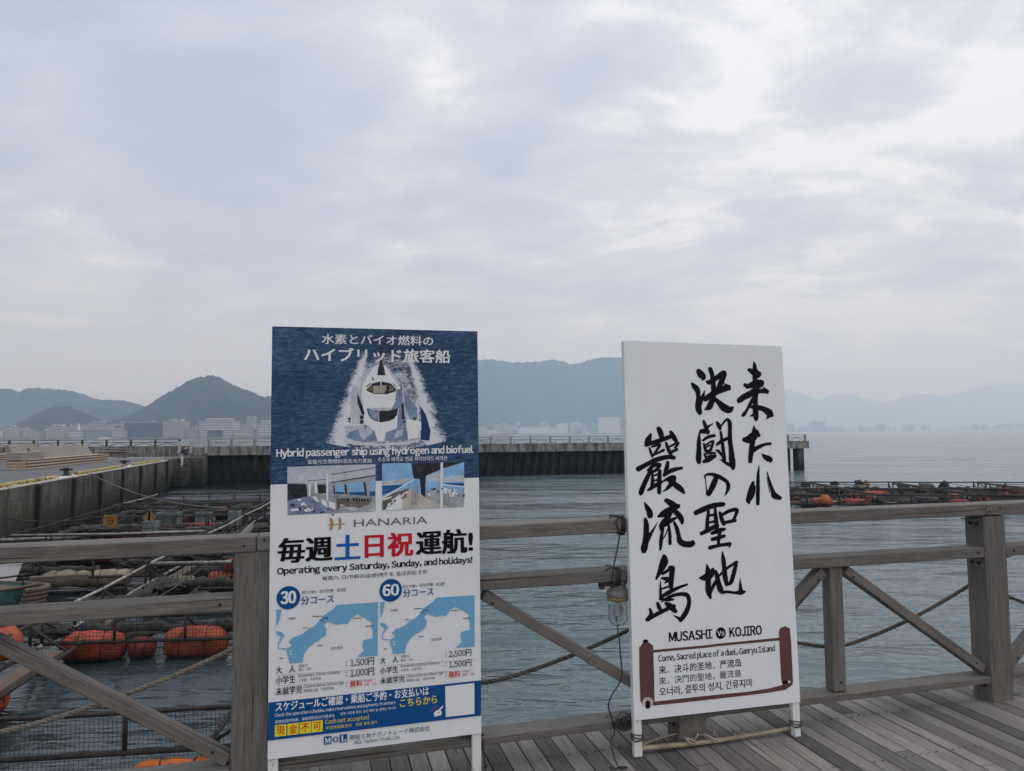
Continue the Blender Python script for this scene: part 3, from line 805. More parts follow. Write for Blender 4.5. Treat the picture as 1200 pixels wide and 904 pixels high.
    T('ハイブリッド旅客船', 355, 528.5, 408.6, 425.6, W, .045)
    T('Hybrid passenger ship using hydrogen and biofuel', 323, 555.5, 528.6, 541.2, W, .05)
    T('氢能与生物燃料混合动力客船', 359.8, 435.7, 541.7, 547.0, W, .015)
    T('수소와 바이오 연료 하이브리드 여객선', 442.6, 524, 539, 544.9, W, .015)
    # ship line's mark and name
    mk = []
    for x0, x1 in ((384.6, 393.2), (394.6, 403.4)): mk.append((x0, x1))
    lm = lambda *z: [(310 + x / 4.615, 560 + y / 4.615) for x, y in z]
    s.open('logo')
    s.shape([lm((350, 228), (366, 236), (372, 262), (366, 288), (352, 304), (354, 262)), lm((398, 226), (412, 234), (417, 260), (412, 286), (399, 300), (401, 262)),
             lm((342, 265), (433, 261), (433, 266), (342, 270))], INK['gold'], 'logo'); s.close()
    T('HANARIA', 414.4, 500.7, 612.0, 620.4, INK['taupe'], -.008)
    T('毎週', 325.2, 389.7, 633.7, 663.2, M_black, .06); T('土', 391.9, 422.2, 630.4, 659.4, INK['royal'], .06)
    T('日祝', 427, 484.4, 628.7, 657.3, INK['red'], .06); T('運航!', 487.2, 554.2, 625.5, 654.6, M_black, .06)
    T('Operating every Saturday, Sunday, and holidays!', 324.7, 553.3, 667.5, 678.3, M_black, .05)
    T('每周六､日(节假日)运营!', 377.8, 442.2, 678, 683.6, M_black, .01); T('|매주 토, 일(공휴일) 운항!', 443.0, 500.7, 673.8, 679.8, M_black, .01)
    s.disc(338.2, 702.6, 13.9, INK['blue'], 'badge'); s.disc(457.6, 694.3, 13.2, INK['blue'], 'badge')
    T('30', 329, 347.3, 695.2, 710.4, W, .08); T('60', 448, 467.5, 687.6, 701.6, W, .08)
    T('30 min  30分钟  30분', 352.9, 405.3, 694.4, 699.0, M_black); T('60 min  60分钟  60분', 471.4, 520.8, 687.6, 692.4, M_black)
    T('分コース', 352.9, 391.3, 701.3, 711.2, INK['blue'], .03); T('分コース', 471.9, 507.6, 693.2, 702.6, INK['blue'], .03)
    # maps
    strait = [(655, 255), (1048, 230), (1045, 735), (850, 750), (915, 690), (900, 640), (910, 590), (1000, 570), (1000, 500), (985, 470), (990, 420), (935, 385), (850, 345), (800, 375), (760, 430), (640, 440), (560, 410), (530, 440), (555, 480), (545, 545), (475, 595), (430, 620), (370, 670), (340, 730), (325, 800), (205, 808), (195, 750), (175, 690), (190, 660), (225, 640), (195, 600), (240, 560), (330, 530), (385, 480), (440, 455), (490, 400), (535, 350), (600, 310)]
    west = [(75, 298), (125, 295), (105, 400), (78, 460)]
    hook = [(78, 500), (130, 510), (160, 545), (105, 610), (100, 665), (180, 665), (180, 672), (95, 672), (92, 610), (125, 560), (78, 530)]
    isle = [(215, 680), (228, 695), (240, 702), (226, 712), (218, 730), (208, 712), (200, 702), (212, 695)]
    conv = lambda z: [H1(315 + x / 8.215, 680 + y / 8.215) for x, y in z]
    ua = conv([(655, 255)])[0][0]; ub = conv([(1048, 230)])[0][0]
    va = H1(510.8, 702.7)[0]; vb = H1(555.3, 699.9)[0]
    for kk in range(2):
        sc = 1.0 if kk == 0 else (vb - va) / (ub - ua); sh = 0 if kk == 0 else va - ua * sc
        s.open('map_print')
        rgm = random.Random(14)
        def coast(z):
            out = []
            for (a, b) in zip(z, z[1:] + z[:1]):
                l_ = math.hypot(b[0] - a[0], b[1] - a[1]); n_ = 1 if l_ < 14 or (abs(a[0] - b[0]) < 6 and l_ > 150) or (abs(a[1] - b[1]) < 30 and l_ > 300) else max(2, int(l_ / 11))
                for i in range(n_):
                    t = i / n_; j = 0 if i == 0 else 3.2
                    out.append((a[0] + (b[0] - a[0]) * t + rgm.uniform(-j, j), a[1] + (b[1] - a[1]) * t + rgm.uniform(-j, j)))
            return out
        mv = lambda z: [(u * sc + sh, v) for u, v in conv(z)]
        s.shape([mv(coast(strait)), mv(west), mv(coast(hook))], INK['mapblue'], 'map_print', False)
        s.shape([mv(isle)], W, 'map_print', False)
        s.shape([mv([(260, 690), (370, 560), (520, 400), (521.5, 401.5), (371.5, 562), (261.5, 692)]), mv([(240, 640), (330, 560), (331.5, 561.5), (241.5, 642)])], INK['route'], 'map_route', False)
        s.shape([mv([(490, 392), (540, 415), (538, 421), (486, 398)]), mv([(205, 700), (240, 698), (240, 706), (205, 708)]), mv([(330, 466), (385, 470), (385, 476), (330, 473)]), mv([(930, 455), (1015, 450), (1015, 458), (930, 463)]), mv([(422, 360), (515, 357), (515, 364), (422, 368)]), mv([(470, 636), (520, 634), (520, 641), (470, 643)]), mv([(108, 756), (143, 754), (143, 763), (108, 765)]), mv([(808, 380), (890, 376), (890, 383), (808, 387)])], INK['label'], 'map_mark', False); s.close()
    T('下関市', 336.9, 346.9, 725.6, 728.8, M_black); T('北九州市', 388, 401.4, 759.1, 763.2, M_black)
    T('下関市', 457.1, 466, 716.3, 719.6, M_black); T('北九州市', 504.7, 517.1, 749.5, 753.2, M_black)
    T('関門橋', 378.5, 384.5, 725.2, 728.2, M_black); T('関門橋', 495.5, 501.5, 716.6, 719.6, M_black)
    # prices
    RED = INK['red']
    for body, xl, xr, yt, yb, mt, bo in [
        ('大　人', 324, 346.6, 781.7, 790.5, M_black, .02), ('Adults', 350.2, 360.8, 779, 782.8, M_black, .0), ('成人　성인', 350.2, 365.3, 783.6, 787.4, M_black, 0),
        (':', 405.3, 406.6, 776.5, 781.6, M_black, .02), ('1,500円', 410.5, 438.2, 773.6, 783.0, M_black, .012),
        ('小学生', 324, 346.8, 793.2, 802.6, M_black, .02), ('Elementary School Students', 350.2, 398.7, 790.7, 795.4, M_black, 0), ('小学生　초등학생', 350.2, 376, 796, 799.5, M_black, 0),
        (':', 405.3, 406.6, 788.3, 793.4, M_black, .02), ('1,000円', 410.5, 438.2, 785.4, 795.0, M_black, .012),
        ('未就学児', 324, 354.7, 806, 815.2, M_black, .02), ('Children Below School Age', 356.3, 403, 802.7, 807.6, M_black, 0), ('学龄前儿童　미취학아동', 356.3, 392, 808, 811.8, M_black, 0),
        (':', 405.3, 406.6, 800.2, 805.3, M_black, .02), ('無料', 410, 424.4, 798.3, 806.2, RED, .02), ('Free', 426.3, 435.3, 797.1, 800.6, RED, .01), ('免费　무료', 426.3, 441, 801.6, 804.6, RED, 0),
        ('大　人', 444.9, 466.4, 771.4, 779.4, M_black, .02), ('Adults', 469.2, 479.4, 768.8, 772.2, M_black, 0), ('成人　성인', 469.2, 483.8, 773.6, 776.8, M_black, 0),
        (':', 521.2, 522.4, 766.4, 771.0, M_black, .02), ('2,500円', 524.9, 551.5, 764.4, 772.6, M_black, .012),
        ('小学生', 444.9, 466.4, 783, 791, M_black, .02), ('Elementary School Students', 469.2, 514.8, 780, 784.2, M_black, 0), ('小学生　초등학생', 469.2, 493.4, 785, 788.2, M_black, 0),
        (':', 521.2, 522.4, 777.6, 782.2, M_black, .02), ('1,500円', 525.4, 551.5, 776.2, 784.6, M_black, .012),
        ('未就学児', 445.2, 473.9, 794.8, 802.6, M_black, .02), ('Children Below School Age', 475.6, 518.9, 791.7, 796.0, M_black, 0), ('学龄前儿童　미취학아동', 475.6, 508.8, 796.8, 800, M_black, 0),
        (':', 521.2, 522.4, 789.2, 793.8, M_black, .02), ('無料', 524.9, 538.4, 788, 795.4, RED, .02), ('Free', 540.8, 548.9, 786.8, 789.8, RED, .01), ('免费　무료', 540.8, 554.4, 790.6, 793.4, RED, 0)]:
        T(body, xl, xr, yt, yb, mt, bo)
    lines = []
    for (a, b, ya, yb_) in ((324, 441, 791.6, 784.2), (324, 441, 804, 796), (445, 555, 781.2, 774.2), (445, 555, 793, 785.8)):
        lines.append([(a, ya), (b, yb_), (b, yb_ + .35), (a, ya + .35)])
    s.open('rules'); s.shape(lines, INK['grey'], 'rule'); s.close()
    s.shape([[(315.6, 823), (562.4, 798.2), (562.4, 838.4), (315.1, 866.4)]], INK['blue'], 'banner')
    T('スケジュールご確認・乗船ご予約・お支払いは', 324, 501.9, 822.6, 833.4, W, .03)
    T('Check the operation schedule, make reservations and payments from here', 323.1, 463, 835.4, 840.6, W, .01)
    T('查看航班时刻表、乘船预约及支付请点此', 323.5, 392.4, 843.2, 847.0, W, .005); T('운항 시간표 확인, 승선 예약 및 결제는 여기로', 399.2, 463.5, 834.4, 838.0, W, .005)
    T('こちらから', 468.1, 511.4, 819.6, 828.6, INK['yellow'], .03)
    bx = [(323.3, 336.5), (337.8, 350.8), (351.9, 364.9), (365.7, 378.7)]
    v0 = H1(323.3, 848.8)[1]; v1 = H1(323.3, 862)[1]
    for (a, b), ch in zip(bx, '現金不可'):
        ua_, ub_ = H1(a, 855)[0], H1(b, 854)[0]
        s.shape([[(ua_, v0), (ub_, v0), (ub_, v1), (ua_, v1)]], INK['yellow'], 'notice_box', False)
        du = (ub_ - ua_) * .13; dv = (v1 - v0) * .12
        s.text_uv(ch, ua_ + du, ub_ - du, v0 + dv, v1 - dv, RED, .03)
    T('Cash not accepted', 381.7, 431.9, 842.4, 849.0, INK['yellow'], .01)
    T('不支持现金支付', 382.2, 412.2, 850.2, 854.2, INK['yellow'], 0); T('현금 결제 불가', 416.9, 441.8, 846.4, 850.0, INK['yellow'], 0)
    s.shape([[(520.7, 804.9), (554.6, 801.3), (554.6, 836.5), (521.3, 840)]], W, 'blank_square')
    hc = lambda *z: [(440 + x / 9.6, 750 + y / 9.6) for x, y in z]
    s.open('pointing_hand')
    s.shape([hc((645, 820), (680, 790), (700, 782), (745, 738), (754, 748), (718, 792), (738, 806), (726, 845), (690, 850), (660, 864))], W, 'pointing_hand')
    s.shape([hc((612, 800), (690, 738), (694, 744), (618, 806)), hc((690, 812), (712, 806), (708, 826))], INK['magenta'], 'pointing_hand'); s.close()
    NV = INK['blue']
    s.open('logo')
    s.shape([[(380, 862), (388.9, 861), (388.9, 870), (380, 871.2)], [(398.2, 859.9), (407.1, 858.9), (407.1, 867.7), (398.2, 868.8)]], NV, 'logo')
    def glyph(x0, x1, yt, yb, polys, mt):
        (ua_, va_), (ub_, vb_) = H1(x0, yt), H1(x0, yb); uc = H1(x1, yb)[0]
        s.shape([[(ua_ + (uc - ua_) * x, va_ + (vb_ - va_) * y) for x, y in p] for p in polys], mt, 'logo', False)
    glyph(381.2, 387.9, 863.6, 869.8, [[(0, 0), (.25, 0), (.5, .6), (.75, 0), (1, 0), (1, .1), (.93, .1), (.93, .9), (1, .9), (1, 1), (.68, 1), (.68, .9), (.76, .9), (.76, .3), (.5, .95), (.45, .95), (.18, .3), (.18, .9), (.28, .9), (.28, 1), (0, 1), (0, .9), (.09, .9), (.09, .1), (0, .1)]], W)
    glyph(400.0, 405.6, 861.0, 867.2, [[(0, 0), (.5, 0), (.5, .1), (.4, .1), (.4, .9), (.75, .9), (.9, .65), (1, .65), (1, 1), (0, 1), (0, .9), (.12, .9), (.12, .1), (0, .1)]], W)
    ring = lambda r0, r1: [[(.5 + r0[0] * math.cos(a), .5 + r0[1] * math.sin(a)) for a in (2 * math.pi * i / 24, 2 * math.pi * (i + 1) / 24)] + [(.5 + r1[0] * math.cos(a), .5 + r1[1] * math.sin(a)) for a in (2 * math.pi * (i + 1) / 24, 2 * math.pi * i / 24)] for i in range(24)]
    glyph(390.4, 396.9, 862.0, 868.9, ring((.48, .5), (.24, .40)), NV); s.close()
    T('商船三井テクノトレード株式会社', 409.8, 502.5, 860, 866.2, INK['navy'], 0)
    T('MOL Techno-Trade, Ltd.', 415.8, 468.3, 866.4, 871.4, INK['navy'], 0)
    # cleats under the panel
    return root
build_ship_sign()

# ---- the calligraphy sign: brush strokes traced as (x, y, width) in enlarged crops
CALLI = [
 ((800, 420, 12.917), [  # ketsu
  [(225,170,60),(260,220,95),(300,280,88),(290,325,12)], [(120,355,12),(165,410,70),(215,470,75),(230,580,58),(222,680,70),(235,760,85),(258,822,62)],
  [(235,720,80),(265,640,60),(300,560,46),(328,470,6)], [(405,145,60),(435,230,60),(450,330,65),(460,430,70),(458,540,75),(430,650,80),(390,730,80),(322,768,12)],
  [(355,340,36),(400,350,70),(500,290,70),(600,225,88),(625,212,76)], [(632,225,60),(580,340,78),(535,450,68),(510,500,56)],
  [(330,612,70),(420,548,80),(530,485,88),(640,445,88),(692,438,74)], [(612,372,14),(650,395,30),(695,420,46)], [(470,590,40),(540,660,70),(620,738,105),(700,770,98),(752,735,36)]]),
 ((860, 415, 11.3), [  # rai
  [(255,88,10),(268,160,48),(272,300,58),(280,450,75),(280,600,58),(282,750,68),(290,850,54),(290,882,22)], [(190,198,40),(240,225,66),(300,255,100),(332,255,66)], [(330,250,50),(325,300,20)],
  [(135,398,40),(180,420,58),(270,385,80),(350,352,40)], [(345,352,40),(375,362,34),(362,402,48),(300,430,60)], [(300,500,44),(360,484,56),(430,492,52),(440,522,14)], [(385,436,14),(448,486,26)],
  [(60,612,68),(130,562,76),(230,510,76),(310,440,56)], [(270,560,50),(220,640,44),(170,730,32),(132,788,46),(110,812,36)], [(208,695,24),(290,702,60),(380,720,60),(460,770,84),(500,812,48)], [(470,790,80),(450,830,40),(420,855,6)], [(205,818,6),(262,800,42)]]),
 ((810, 485, 12.917), [  # to
  [(118,272,14),(112,400,58),(112,550,68),(108,680,80),(115,735,54)], [(180,100,38),(210,180,54),(248,282,52)], [(138,262,60),(190,255,70),(250,268,60)], [(250,185,40),(290,162,22),(332,133,5)],
  [(378,115,24),(405,160,58),(435,228,40)], [(438,190,22),(490,120,30),(540,78,38),(575,130,58),(580,250,58),(580,380,64),(600,550,70),(615,700,88),(628,800,70),(630,842,30)], [(600,780,56),(520,740,40),(425,685,10)],
  [(170,398,32),(250,345,46),(345,322,46)], [(185,440,22),(200,500,42),(215,562,40)], [(220,462,28),(322,405,30),(312,470,40),(290,545,38)], [(228,565,40),(300,540,38)], [(215,505,24),(275,470,24)],
  [(192,600,28),(220,660,38)], [(215,602,22),(300,588,34),(355,592,38)], [(178,720,42),(260,690,66),(362,630,46)], [(240,640,24),(310,620,24)],
  [(440,265,32),(460,400,44),(480,550,50),(495,705,58)], [(382,462,38),(450,410,48),(560,360,42)], [(358,540,8),(400,555,38),(440,600,38),(472,645,26)]]),
 ((860, 490, 8.218), [  # ta, re
  [(190,68,6),(190,130,40),(176,230,45),(160,350,42),(155,420,36)], [(92,208,38),(150,200,76),(210,160,68),(240,168,30)], [(215,118,26),(240,170,30)], [(165,335,26),(210,292,38),(290,255,26),(352,246,24)], [(266,343,6),(300,375,42),(345,402,52),(348,425,20)]]),
 ((860, 490, 8.218), [
  [(240,452,5),(232,550,26),(230,700,34),(230,832,30)], [(185,620,28),(165,690,48),(150,750,48),(140,800,44),(148,825,16)], [(200,655,12),(195,720,16),(168,785,14)], [(318,518,6),(340,610,24),(370,700,34),(392,750,54),(445,775,34)], [(314,575,3),(345,720,6)]]),
 ((740, 495, 10.04), [  # gan
  [(315,60,48),(340,120,60),(362,192,46)], [(225,130,26),(195,200,68),(172,262,44)], [(170,255,40),(300,215,50),(450,162,46)], [(455,100,34),(490,160,54),(522,212,44)],
  [(205,285,16),(225,340,30),(246,408,16)], [(235,280,22),(332,252,28),(300,310,28),(258,372,20)], [(255,380,18),(378,318,32)],
  [(402,230,26),(430,310,40),(462,372,40)], [(440,280,22),(548,232,26),(512,292,28)], [(450,348,32),(532,312,34)], [(75,542,58),(170,490,48),(300,430,54),(420,402,48),(502,410,44)],
  [(232,535,36),(190,630,48),(140,740,54),(112,818,54),(106,845,24)], [(186,558,20),(260,500,44),(332,490,36),(292,550,38),(228,585,26)],
  [(245,600,28),(245,700,38),(228,785,26)], [(330,560,38),(325,700,48),(325,825,40)], [(250,622,18),(320,602,24)], [(250,682,18),(320,665,24)], [(192,792,22),(260,745,44),(362,688,28)],
  [(425,460,36),(410,540,48),(378,622,26)], [(376,622,26),(470,560,48),(592,530,30)], [(378,682,20),(440,650,38),(500,640,44),(470,710,58),(410,780,28),(366,806,8)], [(420,660,38),(500,720,58),(580,782,58),(622,832,18)]]),
 ((815, 545, 8.61), [  # no, sei
  [(212,110,36),(190,170,54),(160,240,50),(126,295,36),(110,240,12),(100,150,9),(95,105,18),(150,90,28),(230,115,40),(310,165,34),(330,220,38),(312,280,22),(288,312,4)]]),
 ((815, 545, 8.61), [
  [(0,482,46),(80,445,50),(180,408,48),(282,395,42)], [(130,460,26),(120,560,34),(115,642,34)], [(195,430,22),(205,540,38),(215,642,38)], [(130,512,22),(190,500,24)], [(130,582,22),(200,566,24)], [(58,692,36),(140,650,44),(222,608,38)],
  [(245,478,28),(265,550,38),(286,602,32)], [(255,512,28),(340,465,34),(416,455,36),(400,520,28),(370,572,26)], [(280,586,32),(402,560,32)],
  [(162,692,26),(230,665,48),(296,648,26)], [(166,752,32),(230,735,38),(292,718,32)], [(142,836,38),(230,815,32),(350,798,36)], [(350,800,30),(340,832,14)], [(250,660,32),(235,740,32),(230,822,26)]]),
 ((745, 580, 12.92), [  # ryu
  [(130,98,14),(165,170,58),(205,240,80),(220,312,82)], [(145,352,46),(160,450,74),(160,580,80),(150,700,88),(130,800,94),(125,848,70)], [(170,690,66),(230,580,48),(290,480,22),(337,396,4)],
  [(458,72,62),(530,120,88),(600,170,94),(652,160,54)], [(340,322,34),(420,280,92),(520,220,88),(645,162,66)], [(560,220,56),(640,290,78),(692,370,72),(702,432,34)], [(540,230,66),(470,350,78),(400,450,84),(388,535,40)], [(400,470,56),(500,400,68),(612,340,30)],
  [(420,500,26),(390,620,48),(380,740,48),(374,828,30)], [(500,470,16),(460,580,18),(412,665,16)], [(500,458,36),(515,580,44),(520,738,46)], [(580,408,36),(620,500,54),(650,620,58),(672,700,80),(740,742,84),(820,745,88),(870,730,70)], [(855,690,22),(890,712,18)], [(860,740,40),(885,740,14)]]),
 ((810, 640, 12.914), [  # chi
  [(235,278,14),(250,350,58),(260,450,80),(258,600,78),(268,700,78),(296,795,34)], [(125,485,22),(200,480,88),(290,430,108),(332,350,44)], [(280,720,56),(330,620,48),(382,530,46)],
  [(370,378,36),(390,450,58),(410,550,70),(440,650,80),(472,702,54),(560,700,38),(680,716,42),(760,706,78),(822,700,22)], [(740,486,5),(745,600,38),(752,685,58)],
  [(470,86,12),(485,200,58),(500,320,58),(510,450,68),(540,595,52)], [(418,462,26),(520,360,44),(620,290,38),(692,248,46)], [(690,250,40),(660,360,58),(630,480,58),(600,562,56),(540,592,30)]]),
 ((750, 645, 10.04), [  # to (island)
  [(285,62,46),(285,130,88),(240,240,58),(192,335,22)], [(345,200,36),(388,206,46),(372,300,58),(366,400,54),(370,462,34)], [(265,275,28),(320,240,34),(385,205,36)], [(240,348,7),(243,450,24),(245,575,34)], [(258,325,26),(330,340,48),(292,385,10)], [(260,452,22),(350,420,24)],
  [(258,542,36),(350,490,48),(450,440,34),(558,402,24)], [(255,605,14),(350,545,34),(470,515,40),(552,526,48),(580,590,44),(565,680,50),(520,770,54),(478,825,44)], [(480,812,40),(440,790,26),(398,764,6)], [(240,565,18),(320,580,38),(395,578,22)],
  [(208,615,32),(230,670,44),(252,712,36)], [(120,685,26),(135,750,44),(98,812,50)], [(85,815,40),(200,750,44),(320,690,44),(405,655,44)], [(305,620,34),(360,660,68),(424,722,44)]]),
]
def build_calligraphy_sign():
    root, panel, z0 = build_board('calligraphy_signboard', (.9958, 3.477, .1674, .2558, .0373, -.0064),
                                  'white sign with three columns of large black brush calligraphy and a brown scroll')
    s = Sheet(panel, H2); rg = random.Random(11)
    for (ox, oy, sc), strokes in CALLI:
        mb = MB()
        for st in strokes:
            P = smooth_path(st, 7); L = []; Rr = []
            d = .0006 + .00004 * rg.randint(0, 30) + .00002 * len(mb.f) / 50
            d = s.lift() if False else d
            n = len(P)
            for i, (x, y, w) in enumerate(P):
                a = P[max(i - 1, 0)]; b = P[min(i + 1, n - 1)]
                tx, ty = b[0] - a[0], b[1] - a[1]; ll = math.hypot(tx, ty) or 1; nx, ny = -ty / ll, tx / ll
                hw = max(1.5, w * 1.1 + 1) / 2
                j = rg.uniform(-.05, .05) * hw
                L.append((x + nx * (hw + j), y + ny * (hw + j))); j = rg.uniform(-.05, .05) * hw; Rr.append((x - nx * (hw + j), y - ny * (hw + j)))
            pts = []
            ok = lambda q: s.pt(*H2(ox + q[0] / sc, oy + q[1] / sc), d)
            vs = []; fs = []
            for l, r in zip(L, Rr): vs += [ok(l), ok(r)]
            for i in range(n - 1): fs.append((2 * i, 2 * i + 1, 2 * i + 3, 2 * i + 2))
            # round brush ends
            for end in (0, n - 1):
                x, y, w = P[end]; b = P[1] if end == 0 else P[-2]
                ax, ay = x - b[0], y - b[1]; ang = math.atan2(ay, ax); hw = max(1.5, w * 1.1 + 1) / 2
                base = len(vs); vs.append(ok((x, y)))
                for t in range(7):
                    th = ang - math.pi / 2 + math.pi * t / 6
                    k_ = hw * rg.uniform(.86, 1.04) * (.75 + .25 * abs(math.sin(th - ang)))
                    vs.append(ok((x + k_ * math.cos(th), y + k_ * math.sin(th))))
                for t in range(6): fs.append((base, base + 1 + t, base + 2 + t))
            mb.add(vs, fs)
        o = mb.build('calligraphy', M_black, panel)
    s.k = 20
    T = s.text; BR = INK['brown']
    T('MUSASHI', 784.1, 835.4, 741, 752.8, M_black, .065); T('KOJIRO', 854.9, 893.6, 736.2, 748.0, M_black, .065)
    s.disc(845, 742.8, 5.9, M_black, 'badge'); T('Vs', 841.0, 849.4, 740.0, 746.2, INK['white'], .03)
    T('Come, Sacred place of a duel, Ganryu Island', 771.9, 908.9, 767.4, 777.9, M_black, .03)
    T('来．决斗的圣地．严流岛', 772.5, 869.2, 780.5, 790.4, M_black, .02); T('來，決鬥的聖地，嚴流島', 772.9, 869.2, 793.6, 803.2, M_black, .0)
    T('오너라, 결투의 성지, 간류지마', 773.3, 882.8, 805.9, 816.6, M_black, .02)
    a = lambda *z: [(740 + x / 7.86, 725 + y / 7.86) for x, y in z]
    b = lambda *z: [(840 + x / 7.86, 725 + y / 7.86) for x, y in z]
    s.open('scroll')
    s.shape([a((203, 288), (700, 249)) + b((0, 238), (582, 188), (582, 214), (0, 262)) + a((700, 273), (203, 312)),
             a((212, 766), (700, 718)) + b((0, 710), (300, 685), (480, 660), (600, 630), (690, 590), (706, 625), (640, 672), (470, 700), (300, 718), (0, 748)) + a((700, 757), (210, 803))], BR, 'scroll_border')
    s.shape([a((110, 225), (110, 198), (135, 186), (158, 200), (158, 225))], M_black, 'scroll_roller')
    s.shape([a((75, 265), (110, 222), (165, 217), (203, 250), (212, 500), (218, 760), (205, 800), (155, 812), (115, 800), (88, 760), (78, 500)),
             b((575, 130), (590, 98), (635, 82), (678, 105), (690, 250), (700, 450), (708, 600), (700, 632), (660, 640), (610, 622), (600, 580), (588, 400))], BR, 'scroll_roller')
    s.shape([a(*[(155 + 50 * math.cos(t), 770 + 46 * math.sin(t)) for t in [i * math.pi / 10 for i in range(20)]])], INK['pink'], 'scroll_end')
    s.shape([a(*[(155 + 38 * math.cos(t), 772 + 34 * math.sin(t)) for t in [i * math.pi / 10 for i in range(20)]])], BR, 'scroll_end')
    s.shape([a(*[(152 + 44 * math.cos(t), 778 + 36 * math.sin(t)) for t in [i * math.pi / 10 for i in range(20)]])], INK['pink'], 'scroll_end')
    s.shape([a((134, 765), (155, 752), (178, 765), (178, 820), (155, 833), (134, 820))], M_black, 'scroll_end')
    s.shape([b((612, 595), (650, 586), (662, 600), (650, 618), (615, 618))], M_black, 'scroll_end'); s.shape([b((660, 588), (690, 592), (668, 614))], INK['white'], 'scroll_end'); s.close()
    # wire wound round the ankles
    for sx, hh in ((-1, .10), (1, .075)):
        mb = MB(); cx = sx * (BW / 2 - .0205)
        for q in range(3):
            pts = []
            for i in range(17):
                t = 2 * math.pi * i / 16
                x_, y_ = .026 * math.copysign(abs(math.cos(t)) ** .5, math.cos(t)), .021 * math.copysign(abs(math.sin(t)) ** .5, math.sin(t))
                pts.append((cx + x_, .019 + y_, hh - q * .011 + .004 * math.sin(t * 2 + q)))
            mb.tube(pts, .003, 5)
        mb.build('wire_tie', M_cable, root, True)
    return root
build_calligraphy_sign()

# ------------------------------------------------------------------ harbour: quay, walls, breakwater
M_conc = None
def concrete(name, dry, damp, weed, z_weed, z_damp, joints=None):
    """stained harbour concrete: weed and black tide marks low down are real growth on the wall"""
    k = NT(name); p = k.coord('Position')
    a = k.noise(p, 1.1, 7, .65, .3); b = k.noise(k.coord('Position', (2.2, 2.2, .5)), 1.3, 6, .65)
    sp = k.n('ShaderNodeSeparateXYZ'); k.L.new(k.n('ShaderNodeNewGeometry').outputs['Position'], sp.inputs[0])
    base = k.ramp(a, [(.3, tuple(x * .62 for x in dry)), (.55, dry), (.75, tuple(x * 1.25 for x in dry))])
    streak = k.ramp(b, [(.40, (.28, .27, .25)), (.58, (1, 1, 1))])
    base = k.mix(.9, base, streak, 'MULTIPLY')
    zz = k.math('ADD', sp.outputs[2], k.math('MULTIPLY', k.math('SUBTRACT', b, .5), 1.3))
    mr = k.n('ShaderNodeMapRange'); mr.inputs['From Min'].default_value = z_damp - .45; mr.inputs['From Max'].default_value = z_damp + .35; mr.inputs['To Min'].default_value = 1; mr.inputs['To Max'].default_value = 0
    k.L.new(zz, mr.inputs['Value'])
    c = k.mix(mr.outputs[0], base, k.mix(a, damp, weed))
    m2 = k.n('ShaderNodeMapRange'); m2.inputs['From Min'].default_value = z_weed - .3; m2.inputs['From Max'].default_value = z_weed + .3; m2.inputs['To Min'].default_value = 1; m2.inputs['To Max'].default_value = 0
    k.L.new(zz, m2.inputs['Value'])
    c = k.mix(m2.outputs[0], c, (.012, .012, .011))
    k.col(c); k.rough(.85); k.bump(a, .6, .02); k.b.inputs['Specular IOR Level'].default_value = .3
    return k.m
M_quay = concrete('quay_concrete', (.125, .118, .105), (.030, .030, .026), (.045, .045, .026), -1.7, -.95)
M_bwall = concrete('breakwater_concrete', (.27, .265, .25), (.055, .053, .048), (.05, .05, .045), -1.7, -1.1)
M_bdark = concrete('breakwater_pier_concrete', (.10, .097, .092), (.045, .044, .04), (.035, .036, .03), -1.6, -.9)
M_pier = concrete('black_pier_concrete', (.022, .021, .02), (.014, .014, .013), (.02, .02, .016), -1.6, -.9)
M_pave = spotted('quay_asphalt', (.075, .078, .08), (.15, .15, .148), .3, .7, .7, .9, which='Position')
M_fender = plain('black_rubber', (.012, .012, .013), .7, .4, 5)
M_nosing = spotted('worn_white_nosing', (.30, .28, .24), (.62, .60, .54), .3, .6, 3, .8)
def kerb_mat():
    k = NT('worn_yellow_kerb'); c = k.coord('Object', (1, 1, 1))
    a = k.noise(c, 3.6, 6, .75, .8)
    k.col(k.ramp(a, [(.40, (.05, .045, .04)), (.47, (.36, .27, .10)), (.58, (.46, .36, .14)), (.66, (.55, .50, .38))])); k.rough(.8); return k.m
M_kerb = kerb_mat()

